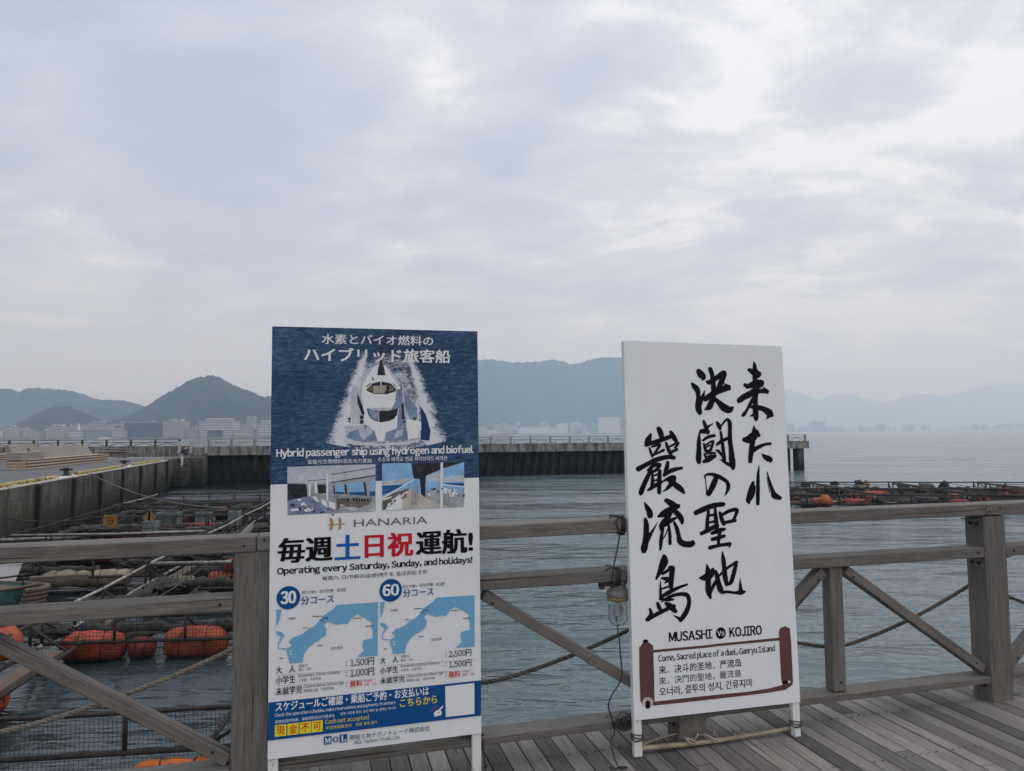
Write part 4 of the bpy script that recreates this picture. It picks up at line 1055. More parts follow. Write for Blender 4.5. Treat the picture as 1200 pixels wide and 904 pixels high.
QA = Vector((-16.9, 23.0, 0)); QD = Vector((-.27, .963, 0)).normalized(); QL = Vector((-.963, -.27, 0)).normalized()
QZ = -.2
def Q(t, l, z): return QA + QD * t + QL * l + Vector((0, 0, z))
QM = Matrix((QD, QL, Vector((0, 0, 1)))).transposed()
QEND = 27.4
def build_quay():
    root = empty('concrete_quay', Q(0, .5, WATER))
    tag(root, 'stained grey concrete quay wall with black rubber fenders and yellow kerbs', 'quay')
    mb = MB()
    # courses of blocks with open joints
    t = -26.0
    rg = random.Random(2); 
    rows = [(-3.6, -1.32), (-1.31, -.72), (-.71, QZ - .06)]
    while t < QEND - .1:
        w = min(2.0, QEND - t)
        for z0, z1 in rows:
            mb.box(Q(t + w / 2, .6 + rg.uniform(-.008, .008), (z0 + z1) / 2), (w - .012, 1.2, z1 - z0), QM)
        t += 2.0
    world_build(mb, 'wall', M_quay, root, bevel=.0)
    mb = MB(); mb.box(Q((QEND - 26) / 2, .28, QZ - .028), (QEND + 26, .6, .056), QM)
    world_build(mb, 'nosing', M_nosing, root)
    for t in (-4.5, -.5, 3.5, 7.5, 11.4, 15.4, 19.4, 23.4, 27.0):
        mb = MB(); mb.box(Q(t, -.075, -1.35), (.24, .15, 2.1), QM); mb.box(Q(t, -.005, -1.35), (.34, .02, 2.15), QM)
        world_build(mb, 'fender', M_fender, root, bevel=.02)
    for a, b in ((-6, -2.2), (-1.9, 2.0), (2.3, 6.2), (8.6, 12.6), (12.9, 16.6), (18.6, 22.2), (22.5, 26.4)):
        mb = MB()
        mb.box(Q((a + b) / 2, .2, QZ + .085), (b - a, .2, .085), QM)
        x = a + .2
        while x < b:
            mb.box(Q(x, .2, QZ + .04), (.28, .22, .08), QM); x += .62
        world_build(mb, 'kerb', M_kerb, root, bevel=.02)
    # landing steps at the far end of the wall
    for i in range(7):
        t0 = QEND + .5 + i * .42
        mb = MB(); mb.box(Q((t0 + QEND + 4.0) / 2, -.45 , -2.05 + i * .22), (QEND + 4.0 - t0, .9, .215), QM)
        world_build(mb, 'step', M_quay, root)
    mb = MB(); mb.box(Q(QEND + 3.0, .62, -1.9), (6.0, 1.2, 3.4), QM)
    mb.box(Q(QEND + 5.2, -.85, -1.86), (2.6, 1.75, 3.4), QM)
    world_build(mb, 'landing', M_quay, root)
    # pavement behind it
    mb = MB()
    z = QZ - .004
    mb.poly([Q(-26, .58, z), Q(QEND + 6, .58, z), Q(QEND + 10, 60, z), Q(-26, 60, z)])
    mb.poly([Q(-26, .58, z - .5), Q(-26, 60, z - .5), Q(QEND + 10, 60, z - .5), Q(QEND + 6, .58, z - .5)])
    tag(mb.build('quay_pavement', M_pave), kind='structure')
build_quay()
for t, lab in ((8.0, 'black mooring bollard on the quay edge at the gap between yellow kerbs'), (17.6, 'small black mooring bollard on the quay edge farther along')):
    r = empty('mooring_bollard', Q(t, .42, QZ)); tag(r, lab, 'bollard')
    mb = MB(); mb.lathe([(.17, 0), (.17, .03), (.10, .06), (.09, .24), (.12, .29), (.12, .33), (.06, .36)], 16); mb.build('post', M_fender, r, True)
    mb = MB(); mb.tube([(-.26, .0, .27), (.26, 0, .27)], .05, 10); mb.build('horn', M_fender, r, True)

def truss_railing(root, A, B, z, h, n, post_w, mat, braces=True, mids=1, post_mat=None):
    A = Vector(A); B = Vector(B)
    for i in range(n + 1):
        p = A.lerp(B, i / n); mb = MB(); mb.beam(p + Vector((0, 0, z)), p + Vector((0, 0, z + h)), post_w, post_w, (0, 1, 0))
        world_build(mb, 'post', post_mat or mat, root)
    for k in range(mids + 1):
        zz = z + h - .03 - k * h * .38
        mb = MB(); mb.beam(A + Vector((0, 0, zz)), B + Vector((0, 0, zz)), post_w * .45, .05)
        world_build(mb, 'rail', mat, root)
    if braces:
        for i in range(n):
            p, q = A.lerp(B, (i + .06) / n), A.lerp(B, (i + .94) / n); m_ = (p + q) / 2
            ztop = z + h - .06 - mids * h * .38
            for e in (p, q):
                mb = MB(); mb.beam(e + Vector((0, 0, z + .03)), m_ + Vector((0, 0, ztop)), .045, .045); world_build(mb, 'brace', mat, root)

M_dkrail = plain('dark_timber', (.055, .05, .047), .8, .3)
M_palerail = plain('pale_concrete_rail', (.21, .205, .195), .8, .2)
M_palewhite = spotted('old_white_paint', (.25, .25, .24), (.46, .46, .45), .3, .6, 3, .7)
def build_breakwater():
    # retaining wall behind the quay, left half
    r = empty('harbour_wall', (-45, 57, QZ)); tag(r, 'long low brown concrete wall behind the quay carrying a dark railing', 'wall')
    mb = MB(); mb.beam((-75, 57.3, .23), (-26.4, 57.3, .23), .7, .88); world_build(mb, 'wall', M_bwall, r)
    rr = empty('timber_railing', (-45, 57, .67)); tag(rr, 'low dark railing with inverted V braces on the wall behind the quay', 'railing')
    truss_railing(rr, (-65, 57.2, 0), (-27.2, 57.2, 0), .66, .56, 19, .13, M_dkrail)
    # breakwater running to the right
    A, B = Vector((-26.3, 56.5, 0)), Vector((28.3, 66.8, 0)); D = (B - A).normalized(); Nn = Vector((-D.y, D.x, 0)); MM = Matrix((D, Nn, Vector((0, 0, 1)))).transposed()
    L = (B - A).length
    P = lambda t, l, z: A + D * t + Nn * l + Vector((0, 0, z))
    r = empty('breakwater', P(L / 2, 1.5, WATER)); tag(r, 'grey concrete breakwater on close dark piers crossing behind both signs', 'breakwater')
    mb = MB(); mb.box(P(L / 2, 1.6, .20), (L, 3.2, .62), MM); mb.box(P(L / 2, .12, .56), (L, .24, .12), MM)
    world_build(mb, 'deck_slab', M_bwall, r)
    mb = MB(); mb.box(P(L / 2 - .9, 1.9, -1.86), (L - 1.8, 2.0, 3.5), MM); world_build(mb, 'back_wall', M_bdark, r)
    n = 66
    for i in range(n):
        t = .6 + (L - 1.6) * i / (n - 1)
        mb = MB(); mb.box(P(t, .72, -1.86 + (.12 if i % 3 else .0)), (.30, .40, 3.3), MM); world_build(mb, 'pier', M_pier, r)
    mb = MB(); mb.box(P(L - .65, .75, -1.86), (.62, .8, 3.5), MM); world_build(mb, 'end_pier', M_bdark, r)
    for t in (9.5, 19, 30, 37.5, 46):
        mb = MB(); mb.box(P(t, -.02, .24), (.32, .06, .62), MM); world_build(mb, 'joint_block', M_bwall, r)
    rr = empty('breakwater_railing', P(L / 2, .2, .62)); tag(rr, 'pale low railing with cross braces along the top of the breakwater', 'railing')
    truss_railing(rr, P(1.6, .15, 0), P(L - .3, .15, 0), .62, .60, 30, .15, M_palerail, True, 1, M_palerail)
    g = empty('barrier_gate', P(.4, .1, .5)); tag(g, 'white posts of a small gate where the wall meets the breakwater', 'gate')
    for t in (-.55, .35, 1.5):
        mb = MB(); mb.box(P(t, .0, .58), (.2, .16, .95), MM); world_build(mb, 'post', M_palewhite, g)
    for z in (.6, .95):
        mb = MB(); mb.box(P(.9, .0, z), (.9, .06, .12), MM); world_build(mb, 'bar', M_palewhite, g)
    w = empty('white_railing_panel', P(14.5, -.1, .6)); tag(w, 'white slatted railing panel on the breakwater left of the blue ship sign', 'railing panel')
    for t in (12.0, 15.6):
        mb = MB(); mb.box(P(t, -.08, .95), (.16, .12, .9), MM); world_build(mb, 'post', M_white, w)
    for z in (.66, .84, 1.02, 1.2):
        mb = MB(); mb.box(P(13.8, -.08, z), (3.4, .05, .05), MM); world_build(mb, 'slat', M_white, w)
build_breakwater()

# timber seats / crates on the quay
M_timber = wood('pale_sawn_timber', (.22, .16, .115), (.40, .31, .24), (.52, .43, .35))
M_timber_grey = wood('grey_slats', (.17, .15, .13), (.31, .28, .25), (.42, .38, .34))
M_void = plain('dark_gap', (.03, .025, .02), .9)
def slatted_seat(base, tdir, length, lab, back=True, second=True):
    """long low slatted timber block with a sloping slatted back"""
    ang = math.atan2(tdir.y, tdir.x)
    r = empty('slatted_timber_seat', base, (0, 0, ang)); tag(r, lab, 'timber seat', 'slatted timber seats on the quay')
    mb = MB()
    n = max(3, int(length / .5))
    for i in range(n + 1): 
        x = length * i / n
        mb.box((x, .45, .25), (.05, .86, .46))
    mb.build('frame', M_timber, r)
    mb = MB(); 
    for z in (.06, .22, .38): mb.box((length / 2, -.02, z), (length + .06, .03, .09))
    for z in (.06, .22, .38): mb.box((-.045, .45, z), (.03, .9, .10))
    mb.build('side_slats', M_timber, r)
    mb = MB()
    for j in range(7): mb.box((length / 2, .03 + .13 * j, .495), (length + .08, .105, .03))
    mb.build('top_slats', M_timber, r)
    if back:
        rot = Matrix.Rotation(R(58), 3, 'X')
        mb = MB()
        m_ = int(length * .72 / .32)
        for i in range(m_):
            mb.box((length * .26 + .32 * i, .98, .82), (.21, .75, .03), rot)
        mb.build('backrest', M_timber_grey, r)
        mb = MB()
        for x in (length * .26, length * .62, length * .96): mb.box((x, 1.05, .77), (.09, .82, .04), rot); mb.box((x, 1.25, .55), (.09, .09, 1.06))
        mb.build('backrest_frame', M_timber, r)
    if second:
        mb = MB()
        for j in range(4): mb.box((length * .1, .5, .56 + .1 * j), (length * .22, .7, .085))
        mb.build('upper_block', M_timber_grey, r)
    return r
p1 = at_z(30, 551, QZ); p2 = at_z(127, 540.5, QZ)
slatted_seat(p1, (p2 - p1).normalized(), (p2 - p1).length, 'long slatted timber seat with sloping back nearest the yellow kerb')
p1 = at_z(-40, 546, QZ); p2 = at_z(15, 540, QZ)
slatted_seat(p1, (p2 - p1).normalized(), (p2 - p1).length, 'slatted timber seat at the left edge behind the longest one')
p1 = at_z(14, 539.5, QZ); p2 = at_z(66, 535.8, QZ)
slatted_seat(p1, (p2 - p1).normalized(), (p2 - p1).length, 'slatted timber seat farthest back, under the dark railing', True, False)
def woodpile():
    rg = random.Random(8); c = at_z(141, 536.5, QZ)
    r = empty('driftwood_pile', c); tag(r, 'low pile of grey and tan timber scraps by the wall on the quay', 'timber pile')
    for i in range(14):
        a = rg.uniform(-.35, .35); l = rg.uniform(1.2, 2.6); x, y = rg.uniform(-1.0, 1.0), rg.uniform(-.5, .5); z = .06 + .05 * i
        d = Vector((math.cos(a), math.sin(a), rg.uniform(-.06, .06))) * l / 2
        mb = MB(); mb.beam(Vector((x, y, z)) - d, Vector((x, y, z)) + d, rg.uniform(.06, .16), rg.uniform(.04, .07))
        mb.build('plank', rg.choice((M_timber, M_timber_grey, M_dkrail)), r)
woodpile()
mb = MB(); c = at_z(61, 533.5, QZ)
mb.beam(c + Vector((-2.2, .6, .35)), c + Vector((1.4, -.6, .06)), .16, .14)
tag(mb.build('timber_beam', M_timber), 'single brown beam leaning against the wall behind the seats', 'beam')

# ------------------------------------------------------------------ person bending on the landing steps
def skin_mesh(name, pts, edges, mat, parent, sub=2):
    me = bpy.data.meshes.new(name); me.from_pydata([p[:3] for p in pts], edges, [])
    o = bpy.data.objects.new(name, me); COL.objects.link(o)
    o.modifiers.new('s', 'SKIN'); sv = me.skin_vertices[0].data if me.skin_vertices else None
    if sv is None:
        bm = bmesh.new(); bm.from_mesh(me); bm.verts.layers.skin.verify(); bm.to_mesh(me); bm.free(); sv = me.skin_vertices[0].data
    for i, p in enumerate(pts): sv[i].radius = (p[3], p[4] if len(p) > 4 else p[3]); sv[i].use_root = (i == 0)
    ss = o.modifiers.new('u', 'SUBSURF'); ss.levels = sub; ss.render_levels = sub
    bpy.context.view_layer.update()
    m2 = bpy.data.meshes.new_from_object(o.evaluated_get(bpy.context.evaluated_depsgraph_get()))
    m2.materials.clear(); m2.materials.append(mat); m2.name = name
    bpy.data.objects.remove(o)
    m2.polygons.foreach_set('use_smooth', [True] * len(m2.polygons))
    q = bpy.data.objects.new(name, m2); COL.objects.link(q); q.parent = parent
    return q
def build_person():
    M_skin = plain('skin', (.42, .27, .19), .6, .06); M_navy = plain('navy_cloth', (.018, .022, .05), .85, .3); M_trs = plain('white_cloth', (.55, .56, .58), .85, .1)
    M_hair = plain('black_hair', (.012, .011, .01), .6)
    foot = Q(QEND + 2.9, -.42, -2.05 + 5 * .22 + .108)
    r = empty('person', foot, (0, 0, R(20))); tag(r, 'person in navy jacket and white trousers bending forward on the landing steps', 'person')
    # local x is the way the person leans, z up
    body = [(0, 0, .90, .13, .15), (.07, 0, 1.10, .125, .16), (.18, 0, 1.32, .13, .17), (.28, 0, 1.44, .06), (.35, 0, 1.47, .075), (.43, 0, 1.44, .095, .085), (.48, 0, 1.38, .05),
            (-.02, .10, .80, .085), (.03, .11, .46, .062), (-.03, .11, .10, .042), (.09, .12, .035, .035),
            (-.02, -.10, .80, .085), (.05, -.11, .46, .062), (.0, -.11, .10, .042), (.12, -.12, .035, .035),
            (.19, .19, 1.28, .055), (.26, .21, 1.02, .043), (.42, .16, .84, .032), (.47, .15, .80, .03), (.51, .14, .75, .02),
            (.19, -.19, 1.28, .055), (.28, -.21, 1.02, .043), (.42, -.16, .82, .032), (.47, -.15, .78, .03), (.51, -.14, .73, .02)]
    ed = [(0, 1), (1, 2), (2, 3), (3, 4), (4, 5), (5, 6), (0, 7), (7, 8), (8, 9), (9, 10), (0, 11), (11, 12), (12, 13), (13, 14), (2, 15), (15, 16), (16, 17), (17, 18), (18, 19), (2, 20), (20, 21), (21, 22), (22, 23), (23, 24)]
    skin_mesh('body', body, ed, M_skin, r)
    skin_mesh('jacket', [(-.01, 0, .84, .16, .18), (.07, 0, 1.10, .155, .19), (.18, 0, 1.32, .15, .19), (.25, 0, 1.41, .085), (.19, .2, 1.28, .072), (.26, .22, 1.02, .058), (.415, .165, .85, .045), (.19, -.2, 1.28, .072), (.28, -.22, 1.02, .058), (.415, -.165, .83, .045)],
              [(0, 1), (1, 2), (2, 3), (2, 4), (4, 5), (5, 6), (2, 7), (7, 8), (8, 9)], M_navy, r)
    skin_mesh('trousers', [(0, 0, .84, .148, .165), (-.02, .10, .76, .105), (.03, .11, .46, .08), (-.03, .11, .09, .062), (-.02, -.10, .76, .105), (.05, -.11, .46, .08), (0, -.11, .09, .062)],
              [(0, 1), (1, 2), (2, 3), (0, 4), (4, 5), (5, 6)], M_trs, r)
    skin_mesh('hair', [(.35, 0, 1.53, .07), (.44, 0, 1.51, .088, .09), (.51, 0, 1.45, .045)], [(0, 1), (1, 2)], M_hair, r)
    skin_mesh('shoe', [(-.05, .11, .03, .04), (.14, .12, .025, .038)], [(0, 1)], M_hair, r); skin_mesh('shoe', [(-.02, -.11, .03, .04), (.17, -.12, .025, .038)], [(0, 1)], M_hair, r)
build_person()

# ------------------------------------------------------------------ floating fish pens
M_pipe = spotted('rusty_dark_pipe', (.012, .011, .010), (.050, .031, .021), .42, .75, 9, .75)
M_pipe_l = spotted('galvanised_pipe', (.10, .085, .07), (.34, .33, .31), .32, .55, 7, .65)
M_plank = wood('wet_brown_plank', (.05, .035, .025), (.13, .095, .07), (.24, .18, .13))
def float_mat(name, c, dirt=(.05, .04, .03)):
    k = NT(name); a = k.noise(k.coord('Object'), 3.2, 6, .65, .4); w = k.noise(k.coord('Object', (1, 5, 5)), 4, 4, .6, 1.2)
    k.col(k.mix(k.math('MULTIPLY', k.ramp(w, [(.45, (0, 0, 0)), (.68, (1, 1, 1))]), .75), k.ramp(a, [(.3, tuple(x * .5 for x in c)), (.5, c), (.72, tuple(min(1, x * 1.25 + .02) for x in c))]), dirt))
    sp = k.n('ShaderNodeSeparateXYZ'); k.L.new(k.n('ShaderNodeNewGeometry').outputs['Position'], sp.inputs[0])
    zz = k.math('ADD', sp.outputs[2], k.math('MULTIPLY', k.math('SUBTRACT', a, .5), .22))
    mr = k.n('ShaderNodeMapRange'); mr.inputs['From Min'].default_value = WATER + .02; mr.inputs['From Max'].default_value = WATER + .14; mr.inputs['To Min'].default_value = .9; mr.inputs['To Max'].default_value = 0
    k.L.new(zz, mr.inputs['Value']); src = k.b.inputs['Base Color'].links[0].from_socket
    k.col(k.mix(mr.outputs[0], src, (.03, .032, .02)))
    k.rough(.62); k.bump(w, .7, .03); return k.m
M_fl = dict(orange=float_mat('orange_tarpaulin', (.40, .062, .018)), red=float_mat('red_tarpaulin', (.27, .030, .02)), pale=float_mat('pale_foam', (.27, .225, .15)), bright=float_mat('bright_orange_plastic', (.60, .14, .022)),
            yellow=float_mat('yellow_plastic', (.30, .155, .022)), black=float_mat('black_plastic', (.03, .03, .03)))
M_net = ink('dark_net_twine', (.02, .022, .024), .9)
M_bundle = spotted('heaped_net', (.012, .012, .012), (.06, .055, .045), .35, .7, 14, .95, bump=.03)
M_lash = plain('dark_lashing', (.04, .03, .025), .9)
M_blue = plain('blue_paint', (.015, .07, .28), .5); M_teal = spotted('faded_teal_paint', (.03, .035, .03), (.055, .14, .15), .3, .55, 2.2, .6)

ZP, ZH = -1.86, -1.43
def make_float(parent, c, d, L, r, mat):
    """bulging tarpaulin float lying along d, tied with two bands"""
    rg = random.Random(int(abs(c.x * 71 + c.y * 37)))
    x = Vector(d).normalized(); y = Vector((0, 0, 1)).cross(x); z = x.cross(y); M = Matrix((x, y, z)).transposed()
    prof = []
    n = 18
    for i in range(n + 1):
        t = -1 + 2 * i / n
        e = (1 - abs(t) ** 6) ** .5
        bulge = 1 - .07 * math.exp(-((abs(t) - .38) / .07) ** 2)
        prof.append((max(.015, r * e * bulge), t * L / 2))
    R2 = M @ Matrix.Rotation(math.pi / 2, 3, 'Y')
    mb = MB(); mb.lathe(prof, 18, c, R2)
    mb.v = [tuple(Vector(q) + Vector((0, 0, .03 * mnoise.noise(Vector(q) * 5) + .012 * mnoise.noise(Vector(q) * 17)))) for q in mb.v]
    o = world_build(mb, 'float', mat, parent, True)
    for s in (-.38, .38):
        mb = MB(); pts = []
        for i in range(15):
            a = 2 * math.pi * i / 14
            pts.append(Vector(c) + x * (s * L / 2 + .01 * math.sin(3 * a)) + (y * math.cos(a) + z * math.sin(a)) * r * .965)
        mb.tube(pts, .011, 5); world_build(mb, 'lashing', M_lash, o, True)
    return o

def make_pen(label, c00, c10, c11, c01, seed, floats=(), nets=(), light=(), group='floating fish pens beside the quay', planks=(), skip=(), single=(), stan=1.1, r=.032, post_r=.026, name='fish_pen'):
    """a square walkway of paired pipes carrying a handrail; floats hang below"""
    rg = random.Random(seed)
    C = [Vector((*c, 0)) for c in (c00, c10, c11, c01)]
    ctr = sum(C, Vector()) / 4
    root = empty(name, (ctr.x, ctr.y, WATER)); tag(root, label, 'fish pen', group)
    names = ('near', 'right', 'far', 'left')
    for i, nm in enumerate(names):
        if nm in skip: continue
        a, b = C[i], C[(i + 1) % 4]; d = (b - a).normalized(); inn = Vector((-d.y, d.x, 0)); L = (b - a).length
        if (ctr - a).dot(inn) < 0: inn = -inn
        wig = lambda p, k_: p + Vector((0, 0, rg.uniform(-.02, .02)))
        lm = M_pipe_l if nm in light else M_pipe
        for o_, z in ((0, ZP), (.6, ZP))[:1 if nm in single else 2]:
            mb = MB(); A, B = a + inn * o_ - d * .12, b + inn * o_ + d * .12
            mb.tube([wig(A + Vector((0, 0, z)), 0), wig(A.lerp(B, .5) + Vector((0, 0, z - .015)), 0), wig(B + Vector((0, 0, z)), 0)], r, 8); world_build(mb, 'walkway_pipe', lm if o_ == 0 else M_pipe, root, True)
        mb = MB(); mb.tube([a + Vector((0, 0, ZH)), a.lerp(b, .5) + Vector((0, 0, ZH - .02)), b + Vector((0, 0, ZH + .01))], r * .85, 8); world_build(mb, 'handrail', lm, root, True)
        n = max(2, int(L / stan))
        for j in range(n):
            p = a.lerp(b, (j + .0) / n); mb = MB()
            mb.tube([p + Vector((0, 0, ZP - .03)), p + Vector((0, 0, ZH + .02))], post_r, 6)
            world_build(mb, 'stanchion', M_pipe, root, True)
            if j % 2 == 0:
                mb = MB(); mb.tube([p + Vector((0, 0, ZH - .05)) , p + inn * .6 + d * .1 + Vector((0, 0, ZP))], post_r * .8, 6); world_build(mb, 'strut', M_pipe, root, True)
        if not (nm in single) and rg.random() < .8:
            mb = MB(); pts = []; rr_ = []
            t0, t1 = rg.uniform(.02, .3), rg.uniform(.6, .98); m_ = 22
            for j in range(m_ + 1):
                t = t0 + (t1 - t0) * j / m_
                pts.append(a.lerp(b, t) + inn * (.42 + .06 * math.sin(j * .9 + seed)) + Vector((0, 0, ZP + .10 + .03 * math.sin(j * 1.7)))); rr_.append(.055 + .05 * abs(math.sin(j * .8 + seed)) + .03 * rg.random())
            mb.tube(pts, rr_, 8); world_build(mb, 'rolled_net', M_bundle, root, True)
        if nm in ('near', 'far') and rg.random() < .7 and nm not in nets:
            mb = MB(); hz = rg.uniform(.5, .95); nn = 46
            for j in range(nn + 1):
                p = a.lerp(b, j / nn); mb.tube([p + Vector((0, 0, ZP - .2)), p + inn * .03 * math.sin(j) + Vector((0, 0, ZP + (ZH - ZP) * hz))], .006, 3, False)
            for kz in range(5):
                z = ZP - .15 + kz * .11
                mb.tube([a.lerp(b, t / 8) + inn * .03 * math.sin(t) + Vector((0, 0, z)) for t in range(9)], .006, 3, False)
            world_build(mb, 'hung_net', M_net, root)
        if nm in planks:
            q = a + inn * .46; e = b + inn * .46
            mb = MB(); mb.beam(q.lerp(e, .06) + Vector((0, 0, ZP + .05)), q.lerp(e, .94) + Vector((0, 0, ZP + .05)), .26, .04); world_build(mb, 'plank', M_plank, root)
        if nm in nets:
            step = .046 if (a - Vector((0, 0, 0))).length < 11 else .055
            mb = MB(); nn = int(L / step)
            for j in range(nn + 1):
                p = a.lerp(b, j / nn); w_ = .012 * math.sin(j * .35)
                mb.tube([p + inn * w_ + Vector((0, 0, ZP - .28)), p + inn * (w_ + .02) + Vector((0, 0, (ZP + ZH) / 2)), p + Vector((0, 0, ZH))], .0027 if step < .05 else .0032, 3, False)
            z = ZP - .28
            while z < ZH:
                mb.tube([a.lerp(b, t / 6) + inn * .012 * math.sin(t) + Vector((0, 0, z)) for t in range(7)], .0027 if step < .05 else .0032, 3, False); z += step
            world_build(mb, 'net', M_net, root)
        for f in floats:
            if f[0] != nm: continue
            t, ln, col = f[1], f[2], f[3]; rr = f[4] if len(f) > 4 else .25; dz = f[5] if len(f) > 5 else 0
            c = a + d * (t * L) + inn * (.3 if len(f) < 7 else f[6]) + Vector((0, 0, -1.99 + dz)); make_float(root, c, d, ln, rr, M_fl[col])
    for k_ in range(2):
        t = .34 + .32 * k_ + rg.uniform(-.05, .05)
        for A, B in ((C[0].lerp(C[1], t), C[3].lerp(C[2], t)), (C[0].lerp(C[3], t), C[1].lerp(C[2], t))):
            if rg.random() < .35 or 'near' in single: continue
            mb = MB(); mb.tube([A + Vector((0, 0, ZP + .06)), A.lerp(B, .5) + Vector((0, 0, ZP - .02)), B + Vector((0, 0, ZP + .06))], r * .9, 7); world_build(mb, 'cross_pipe', M_pipe, root, True)
            if rg.random() < .6:
                mb = MB(); mb.tube([A + Vector((0, 0, ZH)), A.lerp(B, .5) + Vector((0, 0, ZH - .05)), B + Vector((0, 0, ZH))], .014, 6); world_build(mb, 'cross_line', M_lash, root, True)
    # sagging inner net, seen as dark twine just above the water
    return root

def c0(Y): return -14.0 - .2 * (Y - 16)
def c1(Y): return -7.9 - .155 * (Y - 12.4)
def c2(Y): return -3.3 - .12 * (Y - 13)
def cell(fl, fr, Ya, Yb, ga=.12):
    g = .12
    def pt(f, Y, s): 
        X = f(Y) + s * ga
        return (X, Y + .115 * (X - c1(Y)))
    return pt(fl, Ya, 1), pt(fr, Ya, -1), pt(fr, Yb - g, -1), pt(fl, Yb - g, 1)
W_ = 'near'
make_pen('nearest fish pen with taut black net and orange floats below the left railing', *cell(c1, c2, 7.35, 11.3), 1,
         [('near', .80, .92, 'bright', .10, -.04, -.05), ('near', .46, .5, 'pale', .09, -.1, -.05), ('left', .5, 1.0, 'orange')], ('near',), stan=1.35, planks=('left',), skip=('far',), single=('near',))
make_pen('fish pen with two big orange tarpaulin floats seen below the middle rail', *cell(c1, c2, 11.55, 16.2), 2,
         [('near', .15, 1.06, 'orange', .25), ('near', .325, .42, 'red', .17, -.05), ('near', .52, 1.06, 'orange', .265), ('near', .85, 1.0, 'orange'), ('far', .3, 1.1, 'orange'), ('left', .6, 1.1, 'pale', .2)], ('near',), ('left',), planks=('near', 'right'))
make_pen('fish pen with stacked orange floats seen between top and middle rail', *cell(c1, c2, 16.4, 20.9), 3,
         [('near', .36, 1.0, 'orange', .27, .03), ('near', .62, .9, 'orange', .25), ('right', .4, 1., 'red'), ('left', .2, 1.0, 'pale', .22), ('near', .42, .8, 'red', .18, .4), ('near', .12, .8, 'pale', .2)], (), ('left', 'near'), planks=('left', 'far'))
make_pen('fish pen with light pipe rail just over the top rail left of the ship sign', *cell(c1, c2, 21.1, 25.8), 4,
         [('near', .3, 1.1, 'red'), ('near', .6, 1.0, 'orange'), ('left', .4, 1.0, 'orange'), ('left', .7, .8, 'yellow', .16)], (), ('left',), planks=('near', 'left'))
make_pen('farthest right fish pen of the basin with dark rails against pale water', *cell(c1, c2, 26.0, 31.0), 5, [('near', .3, 1.0, 'orange'), ('near', .7, 1.0, 'red'), ('left', .5, 1.0, 'black')], (), ('left',), planks=('near',))
make_pen('fish pen nearest the quay wall behind the moored boat', *cell(c0, c1, 17.2, 21.6), 6,
         [('near', .62, 1.2, 'pale', .2, .05), ('near', .8, 1.0, 'pale', .2, .05), ('right', .4, 1.0, 'pale'), ('far', .5, 1.1, 'red')], (), (), planks=('near', 'right'))
make_pen('fish pen with brown planks along the quay wall in front of the orange number plate', *cell(c0, c1, 21.8, 26.2), 7,
         [('near', .3, 1.0, 'black'), ('far', .45, 1.25, 'red', .24), ('far', .66, 1.2, 'red', .24), ('far', .85, 1.2, 'red', .24), ('near', .72, .85, 'yellow', .14, .1)], (), ('near',), planks=('near', 'far'))
make_pen('fish pen with red floats under its far rail beside the quay', *cell(c0, c1, 26.4, 31.2), 8,
         [('near', .5, 1.0, 'red'), ('near', .75, 1.0, 'red'), ('far', .6, 1.1, 'orange'), ('far', .8, 1.1, 'black')], (), (), planks=('near',))
make_pen('farthest fish pen at the foot of the quay wall', *cell(c0, c1, 31.4, 36.4), 9, [('near', .4, 1.0, 'black'), ('near', .7, 1.0, 'red')], (), ('left',), planks=('near', 'right'))
# the raft in the open water on the right
rgp = random.Random(77)
def rx(i, Y): return 12.2 + 4.55 * i + .02 * (Y - 33) * 3
right_labels = [['fish pen of the right raft partly hidden by the calligraphy sign, near row', 'right raft fish pen with round red float, near row', 'right raft fish pen in the near row left of the thick post', 'right raft fish pen in the near row above the thick post', 'right raft fish pen in the near row at the right edge'],
                ['fish pen of the right raft partly hidden by the calligraphy sign, far row', 'right raft fish pen in the far row below the yellow float', 'right raft fish pen in the far row with black net heaps', 'right raft fish pen in the far row above the thick post', 'right raft fish pen in the far row at the right edge']]
for row, (Ya, Yb) in enumerate(((32.0, 35.9), (36.1, 40.6))):
    for i in range(5):
        sl = -.11
        pt = lambda k_, Y: (rx(k_, Y) , Y + sl * (rx(k_, Y) - 20))
        c00, c10, c11, c01 = pt(i + .02, Ya), pt(i + .97, Ya), pt(i + .97, Yb), pt(i + .02, Yb)
        fl = []
        for sd in ('near', 'far', 'left'):
            for q in range(rgp.randint(2, 4)):
                fl.append((sd, rgp.uniform(.12, .88), rgp.uniform(.7, 1.1), rgp.choice(('orange', 'red', 'red', 'orange', 'black', 'pale', 'black')), rgp.uniform(.16, .24), rgp.uniform(.05, .3)))
        make_pen(right_labels[row][i], c00, c10, c11, c01, 20 + row * 5 + i, fl, (), (), 'floating fish pens in the open water on the right', planks=rgp.sample(('near', 'far', 'left'), 2), stan=1.1, r=.04, post_r=.036)

